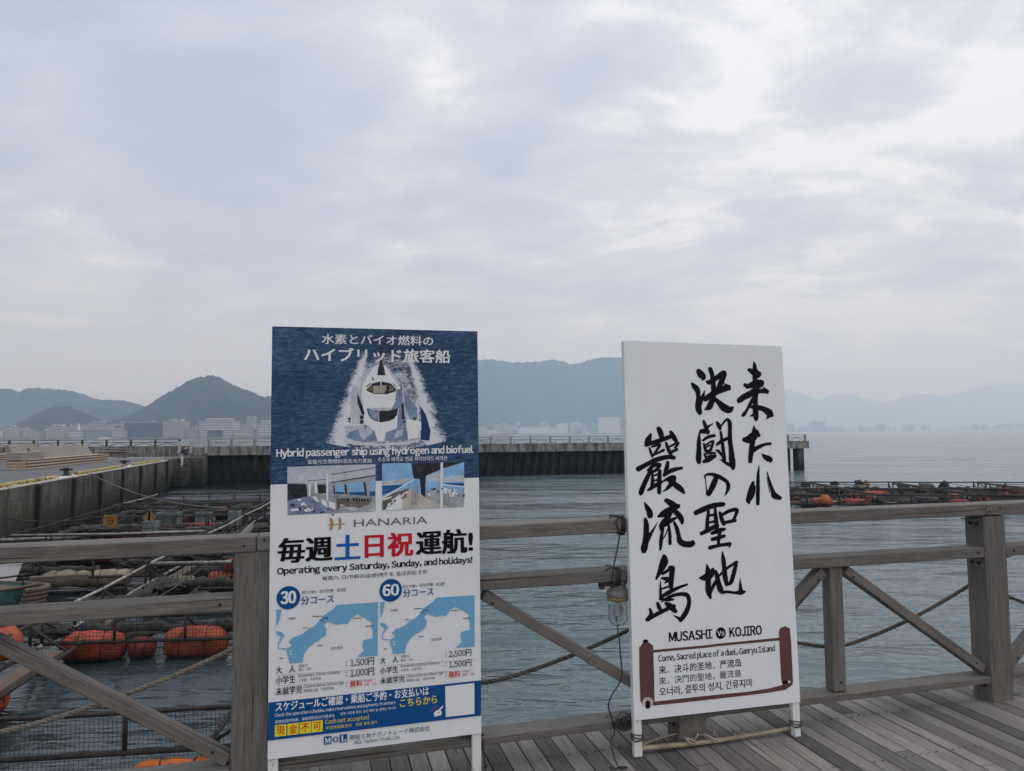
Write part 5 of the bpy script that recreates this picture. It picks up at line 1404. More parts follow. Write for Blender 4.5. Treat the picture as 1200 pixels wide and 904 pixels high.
def bundle(loc, s, lab, mat=M_bundle, cat='net heap', name='net_heap', group='heaped nets on the pens'):
    if 'right raft' in lab: s = tuple(q * .62 for q in s)
    bm = bmesh.new(); bmesh.ops.create_icosphere(bm, subdivisions=4, radius=1)
    rs = random.Random(int(loc[0] * 91 + loc[1] * 13)); off = Vector((rs.random() * 9, rs.random() * 9, 0))
    for v in bm.verts:
        q = v.co.normalized(); n = mnoise.fractal(q * 1.7 + off, 1.0, 2.0, 4); v.co = q * (1 + .42 * n + .07 * mnoise.noise(q * 9 + off))
        v.co.z = max(v.co.z, -.45); v.co = Vector((v.co.x * s[0] * .8, v.co.y * s[1] * .8, (v.co.z + .45) * s[2] * .42))
    me = bpy.data.meshes.new(name); bm.to_mesh(me); bm.free(); me.materials.append(mat)
    o = bpy.data.objects.new(name, me); COL.objects.link(o); o.location = loc
    tag(o, lab, cat, group); return o
def pz(px, py, z=ZP + .04): return at_z(px, py, z)
for px, py, s, lab in [(146, 712, (.6, .4, .32), 'dark net heap between top and middle rail of the left bay'), (62, 745, (.5, .3, .3), 'small dark net heap beside the left orange float'),
                       (252, 672, (.7, .4, .35), 'black net heap behind the stacked orange floats'), (196, 690, (.6, .4, .3), 'tangled dark net heap under the light pipe rail'),
                       (300, 622, (.7, .4, .35), 'dark brown net heap close to the ship sign'), (255, 622, (.6, .4, .3), 'dark net heap above the top rail near the ship sign'),
                       (120, 652, (.8, .4, .5), 'dark net heap just under the top rail at the pale floats'), (168, 664, (.8, .5, .5), 'dark net heap against the light sloping pipe'), (232, 655, (.9, .5, .6), 'broad dark net heap under the top rail by the thick post'),
                       (205, 634, (.9, .5, .5), 'dark net heap just over the top rail below the red floats'), (110, 624, (.9, .5, .4), 'dark net heap left of the red floats by the quay'), (225, 596, (.9, .6, .4), 'dark net heap at the far end of the basin pens'), (285, 600, (.9, .6, .5), 'dark net heap beside the tall pale tub'), (150, 596, (.8, .5, .4), 'dark net heap behind the yellow diamond marker')]:
    bundle(pz(px, py), s, lab)
for px, py, s, lab in [(944, 571, (.55, .4, .75), 'leftmost black net heap of the right raft'), (978, 569, (.5, .4, .7), 'second black net heap on the far rail of the right raft'), (1006, 569, (.42, .4, .95), 'tall black net heap left of the yellow float on the right raft'),
                       (1086, 572, (.5, .4, .6), 'low black net heap right of the yellow float on the right raft'), (1107, 573, (.55, .4, 1.05), 'tallest black net heap on the far rail of the right raft'),
                       (1018, 585, (.9, .5, .5), 'wide dark net heap in the middle of the right raft'), (1130, 583, (1.0, .5, .45), 'wide dark net heap right of centre on the right raft'), (1066, 580, (.8, .5, .4), 'flat dark net heap on the centre of the right raft')]:
    bundle(pz(px, py), s, lab, group='heaped nets on the right raft')
def buoy(px, py, r, mat, lab):
    p = pz(px, py, ZP + .02); root = empty('round_buoy', p); tag(root, lab, 'buoy')
    mb = MB(); mb.lathe([(.01, 0), (r * .6, r * .12), (r * .95, r * .6), (r, r), (r * .95, r * 1.4), (r * .6, r * 1.88), (.05, r * 2)], 18); mb.build('shell', mat, root, True)
    mb = MB(); mb.lathe([(.05, r * 2), (.05, r * 2.15), (.09, r * 2.16), (.09, r * 2.24)], 10); mb.build('eye', M_lash, root, True)
buoy(967, 591, .22, M_fl['bright'], 'round bright orange buoy at the near left of the right raft')
buoy(1015, 572, .2, M_fl['yellow'], 'round yellow buoy on the far rail of the right raft')
buoy(984, 590, .13, M_fl['yellow'], 'small yellow buoy beside the round orange one')
buoy(1156, 591, .17, M_fl['red'], 'round red buoy on the right raft left of the thick post')
buoy(1146, 591, .15, M_fl['red'], 'smaller red buoy touching the round red one')
buoy(2, 775, .26, M_fl['orange'], 'round orange buoy cut by the left edge of the picture')
# number plate, lozenge, boxes and loose poles on the pens
def plate():
    p = at_y(129, 610, 24.6); r = empty('number_plate', (p.x, p.y, ZH)); tag(r, 'orange square plate with a black number on the pen by the quay', 'number plate')
    mb = MB(); mb.box((0, 0, -.02), (.46, .02, .44)); b = mb.build('board', M_fl['yellow'], r)
    s_ = Sheet(b, None); s_.pt = lambda u, v, d: (u - .23, -.010 - d, .20 - v)
    o = s_.text_uv('19', .12, .35, .07, .34, ink('faded_brown_ink', (.07, .035, .015)), .05)
    mb = MB(); mb.tube([(0, .04, ZP - ZH), (0, .04, .15)], .03, 8); mb.build('post', M_pipe, r, True)
plate()
def lozenge():
    p = at_y(175, 610, 25.6); r = empty('lozenge_marker', (p.x, p.y, ZH - .02)); tag(r, 'yellow diamond shaped marker on a post at the pen rail', 'marker')
    mb = MB(); mb.box((0, 0, 0), (.36, .025, .36), Matrix.Rotation(R(45), 3, 'Y')); mb.build('board', M_fl['yellow'], r)
    mb = MB(); mb.tube([(0, .03, ZP - ZH), (0, .03, .2)], .035, 8); mb.build('post', M_pipe, r, True)
    mb = MB(); mb.box((0, -.02, 0), (.07, .012, .5)); mb.build('bar', M_black, r)
lozenge()
M_box = spotted('pale_grey_plastic', (.06, .075, .08), (.17, .21, .22), .3, .6, 3, .6)
def crate(px, py, Y, s, lab):
    p = at_y(px, py, Y); r = empty('plastic_tub', (p.x, p.y, ZP + .05)); tag(r, lab, 'tub')
    mb = MB(); a, b, h = s[0] / 2, s[1] / 2, s[2]
    for sx, sy, w, d in ((0, -b, s[0], .02), (0, b, s[0], .02), (-a, 0, .02, s[1]), (a, 0, .02, s[1])): mb.box((sx, sy, h / 2), (w, d, h))
    mb.box((0, 0, .02), (s[0] - .03, s[1] - .03, .02)); mb.build('walls', M_box, r, bevel=.004)
    mb = MB()
    for sx, sy, w, d in ((0, -b, s[0] + .06, .05), (0, b, s[0] + .06, .05), (-a, 0, .05, s[1]), (a, 0, .05, s[1])): mb.box((sx, sy, h + .011), (w, d, .02))
    mb.build('rim', M_box, r)
crate(198, 607, 26.5, (.75, .5, .42), 'pale grey plastic tub right of the yellow diamond marker')
crate(239, 606, 27.0, (.5, .4, .36), 'smaller pale tub near the far pen rail')
crate(275, 610, 26.0, (.35, .35, .5), 'tall pale tub at the corner of the light pipe rail')
crate(177, 627, 24.0, (.4, .35, .4), 'grey tub between the red floats')
M_pole = spotted('bleached_pole', (.10, .085, .07), (.33, .30, .26), .3, .6, 6, .8)
for i, (a, b, lab) in enumerate([((0, 633, 20.5), (130, 626, 23.5), 'long bleached pole lying on the pens above the top rail at left'), ((150, 626, 23), (232, 624, 24.5), 'brown pole on the pens in line with the red floats'),
                                 ((272, 640, 19.5), (296, 616, 22.5), 'pale broken board standing among the nets near the ship sign'), ((35, 679, 15.8), (103, 675, 16.5), 'weathered brown beam reaching from the boat bow to the pens')]):
    A, B = at_y(*a[:2], a[2]), at_y(*b[:2], b[2])
    mb = MB()
    if i == 3: mb.beam(A, B, .2, .1)
    elif i == 2: mb.beam(A, B, .2, .03, (1, 0, 0))
    else: mb.tube([A, A.lerp(B, .5) + Vector((0, 0, -.03)), B], .045, 8)
    tag(mb.build('pole' if i < 2 else 'board' if i == 2 else 'beam', M_plank if i in (1, 3) else M_pole, None, i < 2), lab, 'pole' if i < 2 else 'board' if i == 2 else 'beam')
# mooring lines
def line(P, r, mat, lab, sag=.15, name='mooring_line'):
    P = [Vector(p) for p in P]; pts = []
    for a, b in zip(P[:-1], P[1:]):
        for i in range(10):
            t = i / 10; q = a.lerp(b, t); q.z -= sag * 4 * t * (1 - t); pts.append(q)
    pts.append(P[-1]); mb = MB(); mb.tube(pts, r, 6); tag(mb.build(name, mat, None, True), lab, 'rope')
line([Q(8.0, .35, QZ + .2), Q(9.6, -.1, QZ - .02), at_z(245, 594, ZH)], .022, M_rope, 'tan mooring line slanting from the quay bollard down to the far pens', .3)
line([Q(-4.0, .1, QZ + .02), at_z(103, 608, ZH)], .022, M_lash, 'dark mooring line from the quay at the left edge down to the pens', .3)
line([at_y(0, 718, 9.0), at_y(12, 722, 9.6)], .012, M_rope, 'short pale cord at the left edge under the middle rail', .0)

# ------------------------------------------------------------------ the boat at the left edge
def build_boat():
    """small work boat, bow to the right, mostly outside the picture"""
    bow = at_y(43, 690, 15.2); Lb = 6.2
    ang = R(18)
    root = empty('work_boat', (bow.x, bow.y, WATER), (0, 0, ang)); tag(root, 'white and teal boat bow with blue gunwale at the left edge', 'boat')
    # local +x forward, bow at x=0; sections of half width / sheer
    def sec(x, flare=1.0):
        t = min(1, max(0, -x / Lb)); w = 1.05 * (1 - (1 - min(1, t * 2.2)) ** 2.2) + .03
        return w
    xs = [0, -.12, -.35, -.7, -1.2, -2, -3.2, -4.6, -6.2]
    def loft(z_lo, z_hi, inset, rake, name, mat, thick=True):
        mb = MB(); vs = []; fs = []
        for x in xs:
            w = sec(x)
            for k_, (zz, sc_, dx) in enumerate(((z_lo(x), inset, -rake), (z_hi(x), 1.0, 0), (z_hi(x), .93, -.02), (z_lo(x) + .02, inset * .9, -rake - .02))):
                vs += [(x + dx * max(0, 1 + x / 1.2), w * sc_, zz), (x + dx * max(0, 1 + x / 1.2), -w * sc_, zz)]
        for i in range(len(xs) - 1):
            for k_ in range(4):
                a = i * 8 + k_ * 2; b = i * 8 + ((k_ + 1) % 4) * 2
                fs.append((a, a + 8, b + 8, b)); fs.append((a + 1, b + 1, b + 9, a + 9))
        fs.append((0, 2, 3, 1)); 
        mb.add(vs, fs); return mb.build(name, mat, root, False)
    loft(lambda x: -.25, lambda x: .55 + .012 * x, .72, .35, 'hull', M_teal)
    mb = MB(); mb.add([(x, s * (sec(x) * .95), .5) for x in xs for s in (1, -1)], [(2 * i, 2 * i + 1, 2 * i + 3, 2 * i + 2) for i in range(len(xs) - 1)]); mb.build('deck', M_plank, root)
    ped = MB(); ped.tube([(x, sec(x) * 1.0, .56 + .012 * x) for x in xs], .03, 6); ped.tube([(x, -sec(x) * 1.0, .56 + .012 * x) for x in xs], .03, 6); ped.build('rubbing_strake', M_plank, root, True)
    # low rail on the near side
    rl = MB(); rl.tube([(x - .15, -sec(x - .15) * .97, .80 + .0 * x) for x in (-.05, -.7, -1.6, -3, -5)], .022, 6); rl.build('rail', M_pipe, root, True)
    for x in (-.2, -.7, -1.2, -1.7, -2.3, -3, -3.8):
        q = MB(); q.tube([(x, -sec(x) * .97, .53), (x, -sec(x) * .97, .81)], .02, 6); q.build('stanchion', M_pipe, root, True)
    # rope fender on the stem
    fd = MB()
    for k_ in range(7):
        z = -.05 + k_ * .09
        fd.tube([(-.30 + .03 * k_, .32, z), (-.05 + .03 * k_, .2, z), (.06 + .025 * k_, 0, z), (-.05 + .03 * k_, -.2, z), (-.30 + .03 * k_, -.32, z)], .055, 8)
    fd.build('bow_fender', M_plank, root, True)
    # raised white bulwark boat lying behind
    wb_h = .47; wb = at_y(29, 664, 16.6)
    r2 = empty('white_boat', (wb.x, wb.y, WATER), (0, 0, ang)); tag(r2, 'white boat bow with blue cap rail behind the teal one', 'boat')
    mb = MB(); vs = []; fs = []
    for x in xs:
        w = sec(x) * .9; zt = .46 + .46 * max(0, 1 + x / 2.4)
        for zz, sc_, dx in ((-.2, .7, -.35), (zt, 1.0, 0), (zt, .94, -.02), (-.18, .62, -.4)):
            vs += [(x + dx * max(0, 1 + x / 1.2), w * sc_, zz), (x + dx * max(0, 1 + x / 1.2), -w * sc_, zz)]
    for i in range(len(xs) - 1):
        for k_ in range(4):
            a = i * 8 + k_ * 2; b = i * 8 + ((k_ + 1) % 4) * 2
            fs.append((a, a + 8, b + 8, b)); fs.append((a + 1, b + 1, b + 9, a + 9))
    fs.append((0, 2, 3, 1)); mb.add(vs, fs); mb.build('hull', M_white, r2)
    for s in (1, -1):
        q = MB(); q.tube([(x, s * sec(x) * .9, wb_h + .46 * max(0, 1 + x / 2.4)) for x in xs], .045, 8); q.build('cap_rail', M_blue, r2, True)
    q = MB(); q.add([(x, s * (sec(x) * .82), .75) for x in xs for s in (1, -1)], [(2 * i, 2 * i + 1, 2 * i + 3, 2 * i + 2) for i in range(len(xs) - 1)]); q.build('deck', M_plank, r2)
    q = MB(); q.box((-4.3, 0, 1.4), (1.6, 1.3, 1.3)); q.build('cabin', M_white, r2, bevel=.06)
    q = MB(); q.box((-3.48, 0, 1.75), (.03, 1.0, .35)); q.build('window', M_black, r2)
build_boat()

# ------------------------------------------------------------------ things on the deck and rail: lamp, cable, pole, coil
def build_lamp():
    s, z = rail_sz(724, 692, .058)
    top = RP(s, .058, .797); root = empty('dock_lamp', top); root.scale = (1.12, 1.12, 1.12); tag(root, 'unlit lamp with clear glass jar hung under the middle rail', 'lamp')
    M_metal = spotted('worn_lamp_housing', (.10, .095, .085), (.25, .245, .23), .3, .6, 20, .6)
    M_ring = plain('ochre_ring', (.26, .19, .08), .6, .3, 30)
    g = NT('clear_glass'); g.b.inputs['Transmission Weight'].default_value = 1; g.b.inputs['Roughness'].default_value = .02; g.b.inputs['IOR'].default_value = 1.42; g.col((.92, .94, .95)); M_gl = g.m
    g2 = NT('frosted_bulb_glass'); g2.b.inputs['Transmission Weight'].default_value = .5; g2.b.inputs['Roughness'].default_value = .25; g2.col((.75, .76, .76)); M_fr = g2.m
    mb = MB(); mb.lathe([(.040, 0), (.042, -.012), (.036, -.016), (.036, -.036), (.046, -.040), (.050, -.052), (.050, -.066), (.046, -.07)], 24); mb.build('housing', M_metal, root, True)
    mb = MB(); mb.lathe([(.047, -.0705), (.048, -.074), (.048, -.082), (.044, -.086)], 24); mb.build('ring', M_ring, root, True)
    mb = MB(); ro = [(.0415, -.087), (.043, -.10), (.043, -.160)] + [(.043 * math.cos(a), -.160 - .038 * math.sin(a)) for a in [R(12 * i) for i in range(1, 8)]] + [(.001, -.198)]
    ri = [(r_ - .0028 if r_ > .01 else .0008, z_ + (.0028 if z_ < -.15 else 0)) for r_, z_ in ro]
    mb.lathe(ro + ri[::-1], 28); mb.build('glass_jar', M_gl, root, True)
    mb = MB(); mb.lathe([(.011, -.088), (.013, -.098), (.020, -.115), (.0235, -.130), (.020, -.147), (.009, -.155), (.001, -.157)], 16); mb.build('bulb', M_fr, root, True)
    mb = MB(); mb.lathe([(.012, -.0865), (.012, -.1)], 12); mb.build('bulb_cap', M_metal, root, True)
    mb = MB(); mb.box(E_ * -.055 + Vector((0, 0, -.012)), (.06, .035, .022), Matrix.Rotation(YAW, 3, 'Z')); mb.box(E_ * -.075 + Vector((0, 0, -.02)), (.02, .02, .03), Matrix.Rotation(YAW, 3, 'Z')); mb.build('bracket', M_batten_dark, root)
build_lamp()
def on_r(px, py, off): 
    s, z = rail_sz(px, py, off); return RP(s, off, z)
def build_cable():
    P = [(731, 604, -.012), (722, 611, -.012), (726, 625, -.008), (724, 640, -.004), (721, 655, -.004), (719, 664, -.012), (718, 674, -.012), (717, 684, -.012), (719, 690, .05), (722, 705, .115), (722, 725, .11), (724, 738, .05), (726, 752, .0), (727, 768, .0), (729, 790, -.005), (725, 802, -.008), (716, 817, -.012), (713, 828, -.012), (717, 842, -.012), (720, 858, -.015)]
    pts = [on_r(*p) for p in P]
    s, _ = rail_sz(719, 866, -.1)
    pts += [RP(s - .01, -.09, .10), RP(s, -.12, .03), RP(s + .01, -.15, .008), RP(s + .035, -.17, .02), RP(s + .02, -.13, .006), RP(s - .02, -.15, .012), RP(s - .03, -.12, .006)]
    mb = MB(); mb.tube(smooth_path([tuple(p) for p in pts], 5), .0034, 6)
    tag(mb.build('cable', M_cable, None, True), 'thin black cable hanging from the top rail past the lamp to the deck', 'cable')
    # coil tied at the foot of the sign
    rg = random.Random(4); c = on_r(734, 846, -.02); pts = []
    for i in range(78):
        a = i * .55; r_ = .030 + .018 * math.sin(i * .61) + rg.uniform(-.007, .007)
        pts.append(c + E_ * (r_ * math.cos(a) * 1.05 - .01) + Vector((0, 0, r_ * math.sin(a) * .85)) + N_ * (.010 * math.sin(i * .23) + rg.uniform(-.003, .003)))
    q = on_r(709, 838, -.012)
    pts += [c.lerp(q, t / 5) + Vector((0, 0, .015 * math.sin(t * 2.2))) for t in range(1, 6)]
    mb = MB(); mb.tube(pts, .0026, 5); tag(mb.build('cable_coil', M_cable, None, True), 'tangled coil of black cable beside the left leg of the calligraphy sign', 'cable coil')
    # wire wrapped round the two rails
    for (px, py, top, h) in ((727, 610, 1.1, .064), (722, 662, .853, .057)):
        s, _ = rail_sz(px, py); mb = MB()
        for k_ in range(3):
            w = .068 if h > .06 else .06; ds = .008 * k_
            mb.tube([RP(s + ds, -.009, top - h - .012), RP(s + ds + .004, -.009, top + .004), RP(s + ds, .126, top + .006), RP(s + ds, .13, top - h - .012), RP(s + ds, -.009, top - h - .012)], .0035, 5)
        mb.tube([RP(s - .06, -.005, top + .005), RP(s - .02, .02, top + .012), RP(s + .03, .03, top + .008)], .0035, 5)
        tag(mb.build('wire_tie', M_cable, None, True), 'black wire wound round the %s rail above the lamp' % ('top' if h > .06 else 'middle'), 'wire')
build_cable()
def build_pole():
    M_bam = spotted('dry_bamboo', (.16, .12, .075), (.40, .33, .22), .3, .6, 5, .6, (1, 1, 1))
    M_cord = plain('pale_cord', (.36, .31, .25), .9)
    a = at_z(744, 878, .035); b = at_z(929, 853, .03); d = b - a
    o = empty('bamboo_pole', a.lerp(b, .5)); tag(o, 'dry bamboo pole lying on the deck across the legs of the calligraphy sign', 'pole')
    mb = MB(); n = 40; pts = []; rs = []
    for i in range(n + 1):
        t = i / n; pts.append(a + d * t + Vector((0, 0, -.012 * math.sin(t * math.pi)))); rs.append((.0125 - .004 * t) * (1.16 if i % 7 == 0 else 1))
    mb.tube(pts, rs, 10); world_build(mb, 'cane', M_bam, o, True)
    for k_, (u, v) in enumerate(((773, 867), (767, 861))):
        p = at_z(747 + 6 * k_, 874, .04); q = at_y(779 + 22 * (1 - k_), 862 - 4 * (1 - k_), p.y + .12)
        mb = MB(); mb.tube([p, p.lerp(q, .6) + Vector((0, 0, .004)), q], [.006, .004, .002], 6); world_build(mb, 'twig', M_bam, o, True)
    rg = random.Random(6); c = at_z(805, 868, .034); pts = []
    dd = d.normalized(); side = Vector((dd.y, -dd.x, 0))
    for i in range(70):
        t = i / 70; ang = i * .5
        pts.append(c + dd * (-.02 + .20 * t + .03 * math.sin(ang * .7)) + side * (.026 * math.sin(ang) + .02 * math.sin(i * .17)) + Vector((0, 0, .006 + .012 * math.cos(ang) + .006 * math.sin(i * .3))))
    mb = MB(); mb.tube(pts, .0042, 5); world_build(mb, 'cord', M_cord, o, True)
build_pole()
mb = MB(); s, _ = rail_sz(566, 868, -.01)
rg = random.Random(9); pts = [RP(s + .012 * math.sin(i * 1.3) - .01, -.014 + .006 * math.cos(i * 1.7), .165 - .0022 * i + .012 * math.sin(i * .9)) for i in range(26)]
pts += [RP(s + .0, -.02, .09), RP(s + .006, -.03, .05), RP(s + .004, -.03, .03)]
mb.tube(pts, .005, 6); tag(mb.build('black_cord', M_cable, None, True), 'black knotted cord hanging by the right leg of the ship sign', 'cord')


# ------------------------------------------------------------------ far shores, hills and town
def hill_mat(name, a, b, scale):
    k = NT(name); p = k.coord('Position', (1, 1, 1.6)); n = k.noise(p, scale, 6, .65); n2 = k.noise(p, scale * .22, 3, .5)
    k.col(k.mix(.5, k.ramp(n, [(.35, a), (.65, b)]), k.ramp(n2, [(.4, (.3, .3, .3)), (.6, (1, 1, 1))]), 'MULTIPLY')); k.rough(.95); k.b.inputs['Specular IOR Level'].default_value = .1; return k.m
M_hill = hill_mat('wooded_hill', (.008, .011, .009), (.052, .060, .046), .035)
M_land = spotted('far_shore_ground', (.10, .11, .09), (.22, .22, .2), .35, .65, .02, .9, which='Position', bump=0)
def hill(name, ridge, D, depth, seed, bump, front=.55, base_z=WATER + 1):
    """wooded ridge whose skyline passes the given directions at distance D"""
    pts = [(at_y(px, py, D).x, at_y(px, py, D).z) for px, py in ridge]
    x0, x1 = pts[0][0], pts[-1][0]; nx = 220; rows = [(-1, 0), (-.86, .05), (-.7, .16), (-.55, .32), (-.4, .52), (-.26, .70), (-.14, .86), (-.06, .96), (0, 1.0), (.1, .97), (.3, .75), (.65, .3), (1, 0)]
    off = Vector((seed * 13.1, seed * 7.7, 0)); vs = []; fs = []
    P3 = smooth_path([(a, b) for a, b in pts], 8)
    def H(x):
        for (a, ha), (b, hb) in zip(P3[:-1], P3[1:]):
            if a <= x <= b: return ha + (hb - ha) * (x - a) / max(1e-6, b - a)
        return P3[-1][1] if x > P3[-1][0] else P3[0][1]
    for i in range(nx + 1):
        x = x0 + (x1 - x0) * i / nx; h = H(x) - base_z
        for r_, f in rows:
            y = D + r_ * depth * (front if r_ < 0 else 1.0)
            q = Vector((x / D * 14, r_ * 2.2, 0)) + off
            spur = 1 + (.30 * mnoise.fractal(q, 1.0, 2.0, 4) * (1 - f) * 1.4 if 0 < f < .98 else 0)
            tree = bump * mnoise.noise(Vector((x / bump / 2.2, r_ * 31, seed))) + .6 * bump * mnoise.noise(Vector((x / bump / .8, r_ * 17, seed + 5)))
            z = base_z + max(0, h * f * spur) + (tree if f > .05 else 0)
            yy = y + (depth * .07 * mnoise.noise(q * 1.9) if f < 1 else 0)
            # keep the skyline in its direction however the row is pushed
            vs.append((x * yy / D if abs(r_) < .001 else x * (1 + (yy - D) / D * .6), yy, z))
    m_ = len(rows)
    for i in range(nx):
        for j in range(m_ - 1): fs.append((i * m_ + j, (i + 1) * m_ + j, (i + 1) * m_ + j + 1, i * m_ + j + 1))
    mb = MB(); mb.add(vs, fs); o = mb.build(name, M_hill, None, True); tag(o, kind='structure'); return o
hill('hill', [(-260, 500), (-160, 470), (-80, 460), (0, 456), (10, 455.5), (24, 460), (30, 456.5), (38, 455), (60, 456), (80, 458), (96, 462), (112, 468), (130, 469), (146, 470), (162, 474), (190, 485), (230, 505)], 2100, 620, 1, 5.0)
hill('hill', [(-30, 508), (10, 500), (30, 492), (50, 482), (62, 477.5), (72, 476), (82, 478), (100, 485), (118, 493), (140, 503), (152, 508)], 1420, 260, 2, 3.2)
hill('hill', [(100, 506), (130, 494), (150, 487), (170, 477.5), (190, 464), (206, 455.5), (220, 447), (232, 442.3), (240, 441.8), (243.5, 440.3), (252, 440.5), (260, 444), (272, 450.5), (282, 455), (297, 460), (306, 465), (316, 464.5), (340, 466), (380, 472), (430, 488), (480, 505)], 1550, 420, 3, 3.6)
hill('hill', [(330, 470), (400, 440), (470, 428), (530, 423), (562, 422), (575, 421.5), (590, 423.5), (605, 425), (625, 424), (635, 423.5), (648, 421.5), (660, 424), (672, 427), (685, 424), (700, 420), (715, 419), (740, 420), (770, 424), (800, 434), (830, 448), (860, 466), (885, 486), (903, 504)], 3500, 1100, 4, 8)
hill('hill', [(780, 490), (820, 470), (860, 458), (890, 450), (905, 450.5), (920, 455.5), (940, 461), (958, 468), (972, 464), (988, 461.5), (1000, 463), (1020, 469), (1042, 471), (1060, 465), (1080, 461.5), (1095, 463), (1110, 464), (1130, 459), (1150, 453), (1170, 450), (1200, 449), (1260, 446), (1330, 452), (1420, 470), (1500, 500)], 9200, 2600, 6, 16)
def shore(name, D, x0, x1, depth, z=WATER + 1.6):
    mb = MB(); n = 40; vs = []
    for i in range(n + 1):
        px = x0 + (x1 - x0) * i / n; a = at_y(px, 507, D); w = 12 * math.sin(i * 1.7) * D / 2000
        k_ = (a.x) / D
        vs += [(k_ * (D + w), D + w, WATER - 1), (k_ * (D + w), D + w, z), (k_ * (D + depth), D + depth, z + .4), (k_ * (D + depth), D + depth, WATER - 1)]
    fs = [(4 * i + j, 4 * i + 4 + j, 4 * i + 5 + j, 4 * i + 1 + j) for i in range(n) for j in range(3)]
    mb.add(vs, fs); tag(mb.build(name, M_land), kind='structure')
shore('far_shore', 930, -280, 420, 900); shore('far_shore', 2480, 330, 900, 1500); shore('far_shore', 4480, 800, 1500, 3500)

def facade_mat(name, wall, glass, sx, sz, fill=.55, floors_only=False):
    """wall with rows of windows set back as a printed pattern of panes"""
    k = NT(name); tc = k.n('ShaderNodeTexCoord'); sp = k.n('ShaderNodeSeparateXYZ'); k.L.new(tc.outputs['Object'], sp.inputs[0])
    fz = k.math('FRACT', k.math('DIVIDE', sp.outputs[2], sz)); wz = k.math('MULTIPLY', k.math('GREATER_THAN', fz, .32), k.math('LESS_THAN', fz, .32 + fill))
    xy = k.math('ADD', sp.outputs[0], sp.outputs[1])
    if not floors_only:
        fx = k.math('FRACT', k.math('DIVIDE', xy, sx)); wz = k.math('MULTIPLY', wz, k.math('LESS_THAN', fx, .62))
    k.col(k.mix(wz, wall, glass)); k.rough(.6); return k.m
FAC = dict(cream=facade_mat('cream_facade', (.38, .355, .32), (.10, .12, .14), 4.2, 3.4), white=facade_mat('white_facade', (.46, .465, .46), (.16, .19, .22), 5, 3.6, .45, True), grey=facade_mat('grey_facade', (.30, .31, .32), (.08, .10, .12), 3.6, 3.3),
           dark=facade_mat('dark_glass_facade', (.06, .075, .10), (.03, .045, .07), 3.0, 3.6, .7), pink=facade_mat('pinkish_facade', (.36, .32, .31), (.14, .15, .17), 3.8, 3.2), blue=facade_mat('blue_grey_facade', (.22, .27, .33), (.08, .11, .15), 4.0, 3.5),
           shed=facade_mat('pale_shed_wall', (.52, .52, .52), (.4, .42, .44), 9, 8, .1))
M_roof = spotted('flat_roof', (.2, .2, .2), (.34, .34, .33), .3, .6, .1, .9, bump=0); M_tile = spotted('tiled_roof', (.10, .11, .13), (.17, .17, .18), .3, .6, .5, .9, bump=0); M_whiteroof = plain('white_plant_room', (.66, .67, .67), .7)
def building(px0, px1, ytop, D, fac, lab, dep=None, extra='plant', group=None, ybase=None, name='building'):
    a, b = at_y(px0, 500, D), at_y(px1, 500, D); w = b.x - a.x; top = at_y((px0 + px1) / 2, ytop, D).z
    zb = WATER + 1.5 if ybase is None else at_y((px0 + px1) / 2, ybase, D).z
    h = top - zb; d = dep or max(10, min(w * .6, 40))
    r = empty(name, ((a.x + b.x) / 2, D + d / 2, zb), (0, 0, 0)); tag(r, lab, 'building', group)
    mb = MB(); mb.box((0, 0, h / 2), (w, d, h)); mb.build('wall', FAC[fac], r)
    mb = MB(); mb.box((0, 0, h + .35), (w + .6, d + .6, .68)); rf = mb.build('roof', M_roof if extra != 'whitecap' else M_whiteroof, r)
    if extra == 'plant':
        mb = MB(); mb.box((-w * .18, 0, h + 2.2), (w * .3, d * .4, 3)); mb.build('plant_room', M_roof, rf)
        mb = MB(); mb.box((w * .28, 0, h + 1.6), (w * .12, d * .3, 1.8)); mb.build('water_tank', M_whiteroof, rf)
    elif extra == 'upper':
        mb = MB(); mb.box((0, 0, h + 2.7), (w * .72, d * .6, 4)); mb.build('upper_storey', FAC[fac], rf)
    elif extra == 'spire':
        mb = MB(); mb.lathe([(w * .09, h + .6), (w * .06, h + 4), (.15, h + 10)], 8); mb.build('spire', M_whiteroof, rf)
    return r
DL, DM, DR = 990, 2600, 4600
